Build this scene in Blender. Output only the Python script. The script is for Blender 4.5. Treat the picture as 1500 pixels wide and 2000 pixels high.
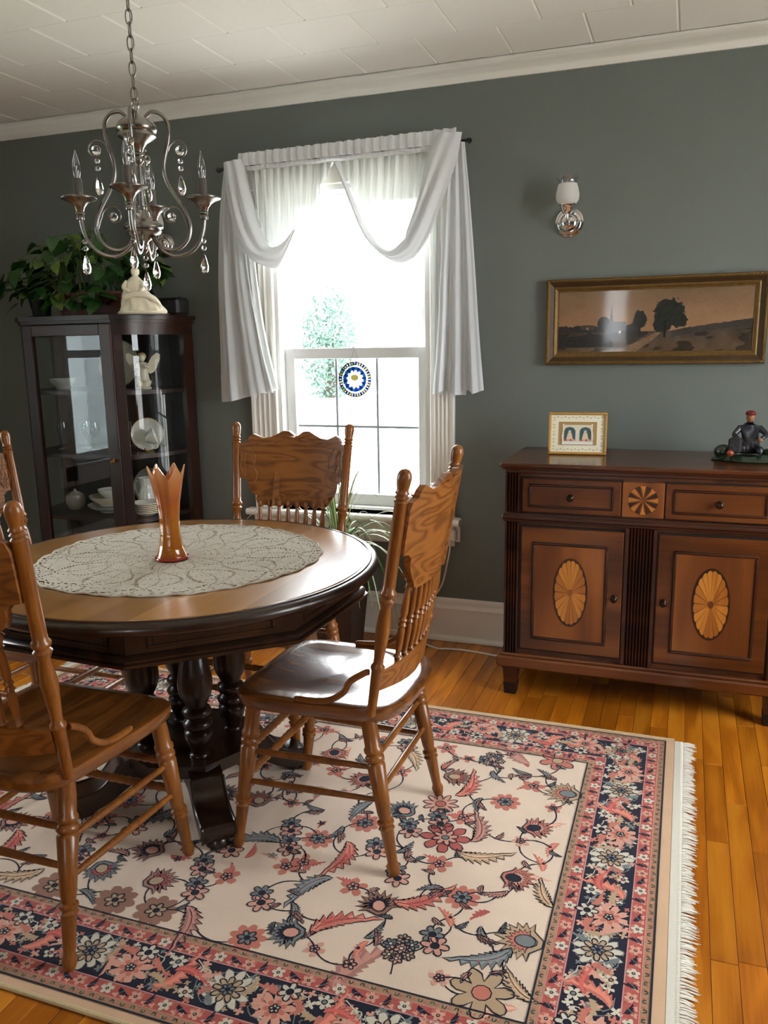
import bpy, bmesh, math, random
from mathutils import Matrix, Vector
PI = math.pi
SC = bpy.context.scene
COL = SC.collection
for _o in list(bpy.data.objects):
    bpy.data.objects.remove(_o, do_unlink=True)

# ------------------------------------------------------------------ camera, sky, daylight, exposure
def set_camera():
    pitch, roll, yaw, f = 0.20015371, -0.01616259, -0.35116825, 1605.07
    fw = Vector((math.sin(yaw) * math.cos(pitch), math.cos(yaw) * math.cos(pitch), -math.sin(pitch)))
    rt = Vector((math.cos(yaw), -math.sin(yaw), 0))
    up = rt.cross(fw)
    r2 = rt * math.cos(roll) + up * math.sin(roll)
    u2 = up * math.cos(roll) - rt * math.sin(roll)
    cd = bpy.data.cameras.new('camera')
    cd.sensor_fit = 'HORIZONTAL'
    cd.sensor_width = 36.0
    cd.lens = f / 1500.0 * 36.0
    cd.clip_start = 0.05
    cd.clip_end = 300
    co = bpy.data.objects.new('camera', cd)
    COL.objects.link(co)
    m = Matrix((r2, u2, -fw)).transposed().to_4x4()
    m.translation = Vector((0, 0, 1.36))
    co.matrix_world = m
    SC.camera = co
set_camera()

world = bpy.data.worlds.new('overcast_sky')
SC.world = world
world.use_nodes = True
_bg = world.node_tree.nodes['Background']
_bg.inputs[0].default_value = (0.93, 0.97, 1.0, 1)
_bg.inputs[1].default_value = 8.0
SC.view_settings.view_transform = 'Standard'
SC.view_settings.look = 'None'
SC.view_settings.gamma = 1.0
SC.view_settings.use_curve_mapping = False
SC.view_settings.exposure = 1.1

def portal(name, loc, w, h, direction):
    """window portal: guides the sky light through a real window opening"""
    l = bpy.data.lights.new(name, 'AREA')
    l.shape = 'RECTANGLE'
    l.size, l.size_y = w, h
    l.cycles.is_portal = True
    o = bpy.data.objects.new(name, l)
    COL.objects.link(o)
    o.location = loc
    o.rotation_euler = Vector(direction).to_track_quat('-Z', 'Y').to_euler()
WALL_Y, CEIL, LEFT_X, RIGHT_X, FRONT_Y = 3.55, 2.47, -3.75, 1.75, -1.7
WIN1 = (-1.83, -1.07, 0.60, 2.06)        # back window opening x0 x1 z0 z1
WIN2 = (1.22, 1.86, 0.62, 2.05)          # left wall window y0 y1 z0 z1
WIN3 = (1.45, 2.65, 0.55, 2.10)          # right wall window
WIN4 = (-0.86, -0.56, 0.60, 2.05)          # narrow window behind the camera x0 x1
portal('daylight_back', ((WIN1[0] + WIN1[1]) / 2, WALL_Y + 0.16, (WIN1[2] + WIN1[3]) / 2), .76, 1.46, (0, -1, 0))
portal('daylight_left', (LEFT_X - .14, (WIN2[0] + WIN2[1]) / 2, 1.33), .64, 1.43, (1, 0, 0))
portal('daylight_right', (RIGHT_X + .14, (WIN3[0] + WIN3[1]) / 2, 1.325), 1.2, 1.55, (-1, 0, 0))
portal('daylight_front', ((WIN4[0] + WIN4[1]) / 2, FRONT_Y - .14, 1.33), .3, 1.45, (0, 1, 0))

# ------------------------------------------------------------------ mesh helpers
class MB:
    def __init__(s):
        s.v, s.f, s.m = [], [], []
    def add(s, vs, fs, mi=0, M=None):
        o = len(s.v)
        s.v += [tuple(M @ Vector(v)) if M else tuple(v) for v in vs]
        s.f += [tuple(i + o for i in f) for f in fs]
        s.m += [mi] * len(fs)
        return s
    def box(s, x0, x1, y0, y1, z0, z1, b=0.0, mi=0, M=None):
        c = ((x0 + x1) / 2, (y0 + y1) / 2, (z0 + z1) / 2)
        h = (abs(x1 - x0) / 2, abs(y1 - y0) / 2, abs(z1 - z0) / 2)
        sg = [(a, bb, cc) for a in (-1, 1) for bb in (-1, 1) for cc in (-1, 1)]
        if b <= 0:
            vs = [tuple(c[k] + q[k] * h[k] for k in range(3)) for q in sg]
            return s.add(vs, [(0, 1, 3, 2), (4, 6, 7, 5), (0, 4, 5, 1), (2, 3, 7, 6), (0, 2, 6, 4), (1, 5, 7, 3)], mi, M)
        b = min(b, min(h) * .95)
        idx, vs = {}, []
        for q in sg:
            for a in range(3):
                idx[q, a] = len(vs)
                vs.append(tuple(c[k] + q[k] * (h[k] if k == a else h[k] - b) for k in range(3)))
        fs = []
        for a in range(3):
            o1, o2 = (a + 1) % 3, (a + 2) % 3
            for sa in (-1, 1):
                loop = []
                for s1, s2 in ((-1, -1), (1, -1), (1, 1), (-1, 1)):
                    q = [0, 0, 0]; q[a], q[o1], q[o2] = sa, s1, s2
                    loop.append(idx[tuple(q), a])
                fs.append(tuple(loop) if sa > 0 else tuple(loop[::-1]))
            for s1 in (-1, 1):
                for s2 in (-1, 1):
                    q0 = [0, 0, 0]; q1 = [0, 0, 0]
                    q0[a], q0[o1], q0[o2] = -1, s1, s2
                    q1[a], q1[o1], q1[o2] = 1, s1, s2
                    fs.append((idx[tuple(q0), o1], idx[tuple(q1), o1], idx[tuple(q1), o2], idx[tuple(q0), o2]))
        for q in sg:
            fs.append((idx[q, 0], idx[q, 1], idx[q, 2]))
        return s.add(vs, fs, mi, M)
    def lathe(s, prof, seg=16, M=None, mi=0, close=True):
        vs, fs = [], []
        n = len(prof)
        for r, z in prof:
            for k in range(seg):
                a = 2 * PI * k / seg
                vs.append((r * math.cos(a), r * math.sin(a), z))
        for i in range(n - 1):
            for k in range(seg):
                k2 = (k + 1) % seg
                fs.append((i * seg + k, i * seg + k2, (i + 1) * seg + k2, (i + 1) * seg + k))
        if close:
            if prof[0][0] > 1e-5: fs.append(tuple(range(seg))[::-1])
            if prof[-1][0] > 1e-5: fs.append(tuple((n - 1) * seg + k for k in range(seg)))
        return s.add(vs, fs, mi, M)
    def turned(s, p0, p1, prof, seg=12, mi=0):
        """lathe a profile of (t 0..1, r) between two points"""
        p0, p1 = Vector(p0), Vector(p1)
        d = p1 - p0
        M = Matrix.Translation(p0) @ d.to_track_quat('Z', 'Y').to_matrix().to_4x4()
        L = d.length
        return s.lathe([(r, t * L) for t, r in prof], seg, M, mi)
    def tube(s, pts, r, seg=8, closed=False, mi=0, caps=True, M=None):
        pts = [Vector(p) for p in pts]
        n = len(pts)
        R = r if isinstance(r, (list, tuple)) else [r] * n
        T = []
        for i in range(n):
            if closed: t = pts[(i + 1) % n] - pts[i - 1]
            else: t = pts[min(i + 1, n - 1)] - pts[max(i - 1, 0)]
            T.append(t.normalized() if t.length > 1e-9 else Vector((0, 0, 1)))
        u = T[0].orthogonal().normalized()
        vs, fs = [], []
        for i in range(n):
            u = (u - T[i] * u.dot(T[i]))
            u = u.normalized() if u.length > 1e-6 else T[i].orthogonal().normalized()
            w = T[i].cross(u)
            for k in range(seg):
                a = 2 * PI * k / seg
                vs.append(tuple(pts[i] + (u * math.cos(a) + w * math.sin(a)) * R[i]))
        for i in range(n if closed else n - 1):
            j = (i + 1) % n
            for k in range(seg):
                k2 = (k + 1) % seg
                fs.append((i * seg + k, i * seg + k2, j * seg + k2, j * seg + k))
        if caps and not closed:
            fs.append(tuple(range(seg))[::-1])
            fs.append(tuple((n - 1) * seg + k for k in range(seg)))
        return s.add(vs, fs, mi, M)
    def prism(s, out, a0, a1, axis='Y', mi=0, M=None):
        """extrude a 2D outline; axis Y: outline (x,z); axis Z: outline (x,y); axis X: outline (y,z)"""
        def P(p, a):
            if axis == 'Y': return (p[0], a, p[1])
            if axis == 'Z': return (p[0], p[1], a)
            return (a, p[0], p[1])
        n = len(out)
        vs = [P(p, a0) for p in out] + [P(p, a1) for p in out]
        fs = [tuple(range(n))[::-1], tuple(range(n, 2 * n))]
        fs += [(i, (i + 1) % n, n + (i + 1) % n, n + i) for i in range(n)]
        return s.add(vs, fs, mi, M)
    def grid(s, fn, nu, nv, mi=0, M=None, wrap=False):
        vs = [tuple(fn(i / nu, j / nv)) for j in range(nv + 1) for i in range(nu + (0 if wrap else 1))]
        w = nu if wrap else nu + 1
        fs = []
        for j in range(nv):
            for i in range(nu):
                i2 = (i + 1) % w
                fs.append((j * w + i, j * w + i2, (j + 1) * w + i2, (j + 1) * w + i))
        return s.add(vs, fs, mi, M)
    def sphere(s, c, r, seg=12, rings=8, mi=0, sc=(1, 1, 1), M=None):
        def fn(u, v):
            a, b = 2 * PI * u, PI * (v * .998 + .001)
            return (c[0] + sc[0] * r * math.cos(a) * math.sin(b), c[1] + sc[1] * r * math.sin(a) * math.sin(b), c[2] - sc[2] * r * math.cos(b))
        return s.grid(fn, seg, rings, mi, M, wrap=True)
    def sweep(s, prof, path, up=(0, 0, 1), closed=False, mi=0):
        """sweep an open/closed 2D profile (a,b): a across (right of travel), b along up"""
        path = [Vector(p) for p in path]
        n, k = len(path), len(prof)
        up = Vector(up)
        vs, fs = [], []
        for i in range(n):
            if closed: t0, t1 = (path[i] - path[i - 1]).normalized(), (path[(i + 1) % n] - path[i]).normalized()
            else:
                t1 = (path[min(i + 1, n - 1)] - path[min(i, n - 2)]).normalized()
                t0 = (path[max(i, 1)] - path[max(i - 1, 0)]).normalized()
            r0, r1 = t0.cross(up).normalized(), t1.cross(up).normalized()
            r = (r0 + r1).normalized()
            q = 1 / max(.3, r.dot(r1))
            for a, b in prof:
                vs.append(tuple(path[i] + r * (a * q) + up * b))
        for i in range(n if closed else n - 1):
            j = (i + 1) % n
            for e in range(k):
                e2 = (e + 1) % k
                fs.append((i * k + e, j * k + e, j * k + e2, i * k + e2))
        if not closed:
            fs.append(tuple(range(k)))
            fs.append(tuple((n - 1) * k + e for e in range(k))[::-1])
        return s.add(vs, fs, mi)
    def mesh(s, name, mats, angle=35, recalc=True):
        me = bpy.data.meshes.new(name)
        me.from_pydata(s.v, [], s.f)
        for m in (mats if isinstance(mats, (list, tuple)) else [mats]):
            me.materials.append(m)
        if any(s.m): me.polygons.foreach_set('material_index', s.m)
        if recalc:
            bm = bmesh.new(); bm.from_mesh(me)
            bmesh.ops.recalc_face_normals(bm, faces=bm.faces)
            bm.to_mesh(me); bm.free()
        me.polygons.foreach_set('use_smooth', [True] * len(me.polygons))
        if angle < 180: me.set_sharp_from_angle(angle=math.radians(angle))
        me.update()
        return me
    def build(s, name, mats, parent=None, angle=35, recalc=True):
        return link(name, s.mesh(name, mats, angle, recalc), parent)

def link(name, data, parent=None):
    o = bpy.data.objects.new(name, data)
    COL.objects.link(o)
    if parent: o.parent = parent
    return o
def tag(o, label, cat, group=None, kind=None):
    o['label'] = label
    o['category'] = cat
    if group: o['group'] = group
    if kind: o['kind'] = kind
    return o
def thing(name, label, cat, loc=(0, 0, 0), rz=0.0, group=None):
    o = link(name, None)
    o.empty_display_size = .05
    o.location = loc
    o.rotation_euler = (0, 0, rz)
    return tag(o, label, cat, group)
def struct(o):
    o['kind'] = 'structure'
    return o
def copy_thing(src, loc, rz, label, group=None):
    r = src.copy(); COL.objects.link(r)
    r.location = loc; r.rotation_euler = (0, 0, rz); r['label'] = label
    if group: r['group'] = group
    for ch in list(src.children):
        c = ch.copy(); COL.objects.link(c); c.parent = r
        for g in list(ch.children):
            d = g.copy(); COL.objects.link(d); d.parent = c
    return r
def lerp(a, b, t): return a + (b - a) * t
def interp(tab, t):
    """piecewise linear table [(t, value...)]"""
    if t <= tab[0][0]: return tab[0][1:]
    for a, b in zip(tab, tab[1:]):
        if t <= b[0]:
            k = (t - a[0]) / (b[0] - a[0])
            return tuple(lerp(x, y, k) for x, y in zip(a[1:], b[1:]))
    return tab[-1][1:]
def spline(pts, n=8, closed=False):
    """Catmull-Rom through points"""
    P = [Vector(p) for p in pts]
    m = len(P)
    out = []
    for i in range(m if closed else m - 1):
        if closed: p0, p1, p2, p3 = P[i - 1], P[i], P[(i + 1) % m], P[(i + 2) % m]
        else: p0, p1, p2, p3 = P[max(i - 1, 0)], P[i], P[i + 1], P[min(i + 2, m - 1)]
        for k in range(n):
            t = k / n
            out.append(.5 * ((2 * p1) + (p2 - p0) * t + (2 * p0 - 5 * p1 + 4 * p2 - p3) * t * t + (3 * p1 - p0 - 3 * p2 + p3) * t ** 3))
    if not closed: out.append(P[-1])
    return out

# ------------------------------------------------------------------ materials
def lin(c):
    c = c / 255.0
    return c / 12.92 if c <= .04045 else ((c + .055) / 1.055) ** 2.4
def S(r, g, b): return (lin(r), lin(g), lin(b), 1.0)
def new_mat(name):
    m = bpy.data.materials.new(name)
    m.use_nodes = True
    nt = m.node_tree
    return m, nt, nt.nodes['Principled BSDF']
def N(nt, kind, **kw):
    n = nt.nodes.new(kind)
    for k, v in kw.items(): setattr(n, k, v)
    return n
def setin(n, **kw):
    for k, v in kw.items(): n.inputs[k.replace('_', ' ')].default_value = v
def pbr(name, col, rough=.5, metal=0.0, spec=.5, var=None, bump=None, coat=0.0, trans=0.0, ior=1.5, sheen=0.0):
    m, nt, b = new_mat(name)
    b.inputs['Base Color'].default_value = col
    b.inputs['Roughness'].default_value = rough
    b.inputs['Metallic'].default_value = metal
    b.inputs['Specular IOR Level'].default_value = spec
    b.inputs['Coat Weight'].default_value = coat
    b.inputs['Coat Roughness'].default_value = .15
    b.inputs['Transmission Weight'].default_value = trans
    b.inputs['IOR'].default_value = ior
    b.inputs['Sheen Weight'].default_value = sheen
    m.diffuse_color = col
    tc = N(nt, 'ShaderNodeTexCoord')
    if var:
        no = N(nt, 'ShaderNodeTexNoise'); setin(no, Scale=var[0], Detail=5.0)
        nt.links.new(tc.outputs['Object'], no.inputs['Vector'])
        mx = N(nt, 'ShaderNodeMix', data_type='RGBA')
        mx.inputs[6].default_value = tuple(c * (1 - var[1]) for c in col[:3]) + (1,)
        mx.inputs[7].default_value = tuple(min(1, c * (1 + var[1])) for c in col[:3]) + (1,)
        nt.links.new(no.outputs['Fac'], mx.inputs[0])
        nt.links.new(mx.outputs[2], b.inputs['Base Color'])
    if bump:
        nb = N(nt, 'ShaderNodeTexNoise'); setin(nb, Scale=bump[0], Detail=3.0)
        nt.links.new(tc.outputs['Object'], nb.inputs['Vector'])
        bu = N(nt, 'ShaderNodeBump'); setin(bu, Strength=bump[1], Distance=.01)
        nt.links.new(nb.outputs['Fac'], bu.inputs['Height'])
        nt.links.new(bu.outputs['Normal'], b.inputs['Normal'])
    return m
def wood(name, dark, mid, light, axis='Z', s=1.0, rough=.35, coat=.25, rnd=False, rings=1.0, fine=.45, board=None, cr_=.07):
    """procedural timber: broad cathedral bands + fine pores stretched along the grain axis"""
    m, nt, b = new_mat(name)
    m.diffuse_color = mid
    L = nt.links.new
    tc = N(nt, 'ShaderNodeTexCoord')
    vec = tc.outputs['Object']
    if rnd:
        oi = N(nt, 'ShaderNodeObjectInfo')
        ma = N(nt, 'ShaderNodeMath', operation='MULTIPLY'); ma.inputs[1].default_value = 37.0
        L(oi.outputs['Random'], ma.inputs[0])
        ad = N(nt, 'ShaderNodeVectorMath', operation='ADD')
        L(vec, ad.inputs[0]); L(ma.outputs[0], ad.inputs[1])
        vec = ad.outputs[0]
    ax = 'XYZ'.index(axis)
    def mapped(across, along):
        mp = N(nt, 'ShaderNodeMapping')
        sc = [across * s] * 3; sc[ax] = along * s
        mp.inputs['Scale'].default_value = sc
        L(vec, mp.inputs['Vector'])
        return mp.outputs[0]
    n1 = N(nt, 'ShaderNodeTexNoise'); setin(n1, Scale=1.0, Detail=2.0, Roughness=.5, Distortion=.6)
    L(mapped(9, 1.6), n1.inputs['Vector'])
    mu = N(nt, 'ShaderNodeMath', operation='MULTIPLY'); mu.inputs[1].default_value = 14.0 * rings
    L(n1.outputs['Fac'], mu.inputs[0])
    si = N(nt, 'ShaderNodeMath', operation='SINE'); L(mu.outputs[0], si.inputs[0])
    ma2 = N(nt, 'ShaderNodeMath', operation='MULTIPLY_ADD'); ma2.inputs[1].default_value = .5; ma2.inputs[2].default_value = .5
    L(si.outputs[0], ma2.inputs[0])
    n2 = N(nt, 'ShaderNodeTexNoise'); setin(n2, Scale=1.0, Detail=4.0, Roughness=.6)
    L(mapped(160, 6), n2.inputs['Vector'])
    mixf = N(nt, 'ShaderNodeMix', data_type='FLOAT'); mixf.inputs[0].default_value = fine
    L(ma2.outputs[0], mixf.inputs[2]); L(n2.outputs['Fac'], mixf.inputs[3])
    cr = N(nt, 'ShaderNodeValToRGB')
    e = cr.color_ramp.elements
    e[0].position, e[0].color = .12, dark
    e[1].position, e[1].color = .85, light
    q = e.new(.45); q.color = mid
    L(mixf.outputs[0], cr.inputs[0])
    colour = cr.outputs[0]
    if rnd or board:
        hs = N(nt, 'ShaderNodeHueSaturation')
        if rnd: src = oi.outputs['Random']
        else:
            sp = N(nt, 'ShaderNodeSeparateXYZ'); L(tc.outputs['Object'], sp.inputs[0])
            dv = N(nt, 'ShaderNodeMath', operation='DIVIDE'); dv.inputs[1].default_value = board[1]
            L(sp.outputs[board[0]], dv.inputs[0])
            fl = N(nt, 'ShaderNodeMath', operation='FLOOR'); L(dv.outputs[0], fl.inputs[0])
            wn = N(nt, 'ShaderNodeTexWhiteNoise', noise_dimensions='1D'); L(fl.outputs[0], wn.inputs['W'])
            src = wn.outputs['Value']
        mr = N(nt, 'ShaderNodeMapRange'); mr.inputs[3].default_value = .72; mr.inputs[4].default_value = 1.18
        L(src, mr.inputs[0]); L(mr.outputs[0], hs.inputs['Value'])
        L(colour, hs.inputs['Color']); colour = hs.outputs[0]
    L(colour, b.inputs['Base Color'])
    b.inputs['Roughness'].default_value = rough
    b.inputs['Coat Weight'].default_value = coat
    b.inputs['Coat Roughness'].default_value = cr_
    bu = N(nt, 'ShaderNodeBump'); setin(bu, Strength=.12, Distance=.002)
    L(mixf.outputs[0], bu.inputs['Height']); L(bu.outputs['Normal'], b.inputs['Normal'])
    return m
def see_through(name, tint, gloss_rough=.02, ior=1.45, strength=1.0):
    """thin clear sheet: lets light straight through, mirrors by Fresnel"""
    m = bpy.data.materials.new(name); m.use_nodes = True
    nt = m.node_tree; nt.nodes.clear()
    out = N(nt, 'ShaderNodeOutputMaterial')
    tr = N(nt, 'ShaderNodeBsdfTransparent'); tr.inputs[0].default_value = tint
    gl = N(nt, 'ShaderNodeBsdfGlossy'); gl.inputs['Roughness'].default_value = gloss_rough
    lw = N(nt, 'ShaderNodeLayerWeight'); lw.inputs[0].default_value = .5
    pw = N(nt, 'ShaderNodeMath', operation='POWER'); pw.inputs[1].default_value = 5.0
    nt.links.new(lw.outputs['Facing'], pw.inputs[0])
    f0 = ((ior - 1) / (ior + 1)) ** 2
    mu = N(nt, 'ShaderNodeMath', operation='MULTIPLY_ADD'); mu.inputs[1].default_value = (1 - f0) * strength; mu.inputs[2].default_value = f0 * strength
    mu.use_clamp = True
    nt.links.new(pw.outputs[0], mu.inputs[0])
    mx = N(nt, 'ShaderNodeMixShader')
    nt.links.new(mu.outputs[0], mx.inputs[0]); nt.links.new(tr.outputs[0], mx.inputs[1]); nt.links.new(gl.outputs[0], mx.inputs[2])
    nt.links.new(mx.outputs[0], out.inputs[0])
    m.diffuse_color = (*tint[:3], .2)
    return m
def cloth(name, col, transluc=.45, sheer=.2):
    m = bpy.data.materials.new(name); m.use_nodes = True
    nt = m.node_tree; nt.nodes.clear()
    out = N(nt, 'ShaderNodeOutputMaterial')
    d = N(nt, 'ShaderNodeBsdfDiffuse'); d.inputs[0].default_value = col
    t = N(nt, 'ShaderNodeBsdfTranslucent'); t.inputs[0].default_value = col
    p = N(nt, 'ShaderNodeBsdfTransparent')
    tc = N(nt, 'ShaderNodeTexCoord'); w = N(nt, 'ShaderNodeTexNoise'); setin(w, Scale=900.0, Detail=1.0)
    nt.links.new(tc.outputs['Object'], w.inputs['Vector'])
    bu = N(nt, 'ShaderNodeBump'); setin(bu, Strength=.15, Distance=.001)
    nt.links.new(w.outputs['Fac'], bu.inputs['Height']); nt.links.new(bu.outputs[0], d.inputs['Normal'])
    m1 = N(nt, 'ShaderNodeMixShader'); m1.inputs[0].default_value = transluc
    m2 = N(nt, 'ShaderNodeMixShader'); m2.inputs[0].default_value = sheer
    nt.links.new(d.outputs[0], m1.inputs[1]); nt.links.new(t.outputs[0], m1.inputs[2])
    nt.links.new(m1.outputs[0], m2.inputs[1]); nt.links.new(p.outputs[0], m2.inputs[2])
    nt.links.new(m2.outputs[0], out.inputs[0])
    m.diffuse_color = col
    return m
def attr_mat(name, rough=.9, sheen=0.0, var=None, coat=0.0):
    """colour comes from the mesh's own colour attribute (woven or printed pattern)"""
    m, nt, b = new_mat(name)
    a = N(nt, 'ShaderNodeVertexColor'); a.layer_name = 'print'
    src = a.outputs[0]
    if var:
        tc = N(nt, 'ShaderNodeTexCoord'); no = N(nt, 'ShaderNodeTexNoise'); setin(no, Scale=var[0], Detail=4.0)
        nt.links.new(tc.outputs['Object'], no.inputs['Vector'])
        mr = N(nt, 'ShaderNodeMapRange'); mr.inputs[3].default_value = 1 - var[1]; mr.inputs[4].default_value = 1 + var[1]
        nt.links.new(no.outputs['Fac'], mr.inputs[0])
        hs = N(nt, 'ShaderNodeHueSaturation'); nt.links.new(src, hs.inputs['Color']); nt.links.new(mr.outputs[0], hs.inputs['Value'])
        src = hs.outputs[0]
        bu = N(nt, 'ShaderNodeBump'); setin(bu, Strength=.3, Distance=.003)
        n3 = N(nt, 'ShaderNodeTexNoise'); setin(n3, Scale=500.0, Detail=2.0); nt.links.new(tc.outputs['Object'], n3.inputs['Vector'])
        nt.links.new(n3.outputs['Fac'], bu.inputs['Height']); nt.links.new(bu.outputs[0], b.inputs['Normal'])
    nt.links.new(src, b.inputs['Base Color'])
    b.inputs['Roughness'].default_value = rough
    b.inputs['Sheen Weight'].default_value = sheen
    b.inputs['Specular IOR Level'].default_value = .2 if not coat else .5
    b.inputs['Coat Weight'].default_value = coat
    return m
def paint_faces(me, cols):
    ca = me.color_attributes.new('print', 'FLOAT_COLOR', 'CORNER')
    data = []
    for p, c in zip(me.polygons, cols):
        data += list(c[:3] + (1.0,)) * p.loop_total
    ca.data.foreach_set('color', data)
# ------------------------------------------------------------------ shared materials
W_WALL = pbr('grey_green_wall_paint', S(112, 118, 112), .6, spec=.25, bump=(260, .12))
W_TRIM = pbr('white_trim_paint', S(238, 236, 228), .4)
W_CEIL = pbr('white_ceiling_tile', S(246, 243, 236), .7, spec=.2, bump=(320, .1))
W_VINYL = pbr('white_window_vinyl', S(235, 237, 236), .35)
FLOORW = wood('honey_strip_floor', S(150, 80, 12), S(190, 112, 22), S(212, 136, 36), 'Y', 1.0, .3, .2, rnd=True, rings=.8, fine=.5)
GLASS = see_through('window_glass', (1, 1, 1, 1), .0)
CHROME = pbr('polished_chrome', (.75, .74, .73, 1), .12, 1.0)
# ------------------------------------------------------------------ room shell
def wall_with_hole(name, axis, pos, thick, a0, a1, holes, z1=CEIL + .15):
    """wall in the plane axis=pos, spanning a0..a1, with rectangular window holes (b0,b1,z0,z1)"""
    mb = MB()
    def bx(p, q, zz0, zz1):
        if axis == 'Y': mb.box(p, q, min(pos, pos + thick), max(pos, pos + thick), zz0, zz1)
        else: mb.box(min(pos, pos + thick), max(pos, pos + thick), p, q, zz0, zz1)
    cur = a0
    for b0, b1, h0, h1 in sorted(holes):
        bx(cur, b0, -.05, z1); bx(b0, b1, -.05, h0); bx(b0, b1, h1, z1)
        cur = b1
    bx(cur, a1, -.05, z1)
    return struct(mb.build(name, W_WALL, recalc=False))
wall_with_hole('wall_back', 'Y', WALL_Y, .22, LEFT_X - .2, RIGHT_X + .2, [WIN1])
wall_with_hole('wall_front', 'Y', FRONT_Y, -.2, LEFT_X - .2, RIGHT_X + .2, [WIN4])
wall_with_hole('wall_left', 'X', LEFT_X, -.2, FRONT_Y, WALL_Y, [WIN2])
wall_with_hole('wall_right', 'X', RIGHT_X, .2, FRONT_Y, WALL_Y, [WIN3])

# ceiling: backing slab + 305 mm tiles laid in half-bond courses
mb = MB(); mb.box(LEFT_X - .2, RIGHT_X + .2, FRONT_Y - .2, WALL_Y + .2, CEIL + .004, CEIL + .12)
ceil = struct(mb.build('ceiling', W_CEIL))
TP = .3055
def ceiling_tile_mesh(w, d):
    """bevelled on the two long-joint sides, butted tight on the others"""
    m = MB(); b, c = .0055, .0006
    q = ((-1, -1), (1, -1), (1, 1), (-1, 1))
    vs = [(a * w / 2, e * d / 2, .006) for a, e in q] + [(a * w / 2, e * d / 2, .0034) for a, e in q] + [(a * (w / 2 - b), e * (d / 2 - c), 0) for a, e in q]
    fs = [(0, 1, 2, 3), (8, 11, 10, 9)]
    for k in range(4):
        j = (k + 1) % 4
        fs += [(k, 4 + k, 4 + j, j), (4 + k, 8 + k, 8 + j, 4 + j)]
    m.add(vs, fs)
    return m.mesh('ceiling_tile', W_CEIL, 20)
TILE = ceiling_tile_mesh(TP - .001, TP - .0002)
for row in range(-1, 9):
    y = 3.475 - TP * (row + .5)
    if row == -1:
        continue
    off = (-2.5365 if row % 2 == 0 else -2.377) + TP / 2
    for k in range(-4, 14):
        x = off + k * TP
        if LEFT_X + .1 < x < RIGHT_X - .1:
            t = link('ceiling_tile', TILE, ceil); t.location = (x, y, CEIL)

# floor: subfloor + 58 mm strips
mb = MB(); mb.box(LEFT_X - .2, RIGHT_X + .2, FRONT_Y - .2, WALL_Y + .2, -.12, -.012)
floor = struct(mb.build('floor', pbr('dark_subfloor', S(40, 24, 10), .8)))
FP = .0585
rng = random.Random(5)
rest = MB()
RUGX0, RUGX1, RUGY0, RUGY1 = -2.45, .02, 1.17, 2.80
for k in range(int((LEFT_X - .07) / FP) - 1, int(RIGHT_X / FP) + 2):
    x0 = -.0557 + k * FP
    if x0 < LEFT_X - .1 or x0 > RIGHT_X: continue
    y = FRONT_Y - rng.random() * .8
    while y < WALL_Y:
        L = rng.choice([.45, .6, .8, .95, 1.1, 1.3])
        y1 = y + L
        if WALL_Y - y1 < .25: y1 = WALL_Y + .02
        if k == 3 and y < 2.23 < y1 : y1 = 2.23
        if k == 4 and y < 2.45 < y1 : y1 = 2.45
        ys, ye = max(y, FRONT_Y), min(y1, WALL_Y + .01)
        hidden = x0 > RUGX0 and x0 + FP < RUGX1 and ys > RUGY0 and ye < RUGY1
        inview = -3.3 < x0 < .62 and ye > .95 and not (x0 < -1.6 and ye < 2.5) and not hidden
        if ye - ys > .02:
            m = MB() if inview else rest
            m.box(x0 + .0005, x0 + FP - .0005, ys + .0006, ye - .0006, -.014, 0, .0011)
            if inview: m.build('floorboard', FLOORW, floor, 20, recalc=False)
        y = y1
o = rest.build('floorboards_out_of_the_way', FLOORW, floor, 20, recalc=False)
o.name = 'hidden_floor_strips'; o['kind'] = 'stuff'

# crown moulding (profile: a = distance from wall into room, b = height) swept round the room
crown = [(0, 0), (.010, 0), (.014, .006), (.018, .010), (.020, .016), (.032, .030), (.044, .037), (.050, .040), (.052, .046), (.060, .050), (.068, .056), (.068, .062), (0, .062)]
def along_wall(name, prof, path, mat_):
    return struct(MB().sweep(prof, path).build(name, mat_, angle=50))
zc = CEIL - .062
ring = [(LEFT_X, WALL_Y, zc), (RIGHT_X, WALL_Y, zc), (RIGHT_X, FRONT_Y, zc), (LEFT_X, FRONT_Y, zc)]
struct(MB().sweep(crown, ring, closed=True).build('trim_1', W_TRIM, angle=50))
base_p = [(0, 0), (.016, 0), (.016, .150), (.020, .153), (.020, .160), (.016, .165), (.012, .180), (.014, .186), (.008, .196), (.004, .203), (0, .203)]
shoe_p = [(.016, .002), (.036, .002), (.036, .008), (.032, .018), (.024, .023), (.016, .024)]
for nm, a, b in (('baseboard_back', (LEFT_X, WALL_Y, 0), (RIGHT_X, WALL_Y, 0)), ('baseboard_right', (RIGHT_X, WALL_Y, 0), (RIGHT_X, FRONT_Y, 0)),
                 ('baseboard_front', (RIGHT_X, FRONT_Y, 0), (LEFT_X, FRONT_Y, 0)), ('baseboard_left', (LEFT_X, FRONT_Y, 0), (LEFT_X, WALL_Y, 0))):
    bb = along_wall(nm, base_p, [a, b], W_TRIM)
    MB().sweep(shoe_p, [a, b]).build('shoe_moulding', W_TRIM, bb, angle=50)

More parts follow.
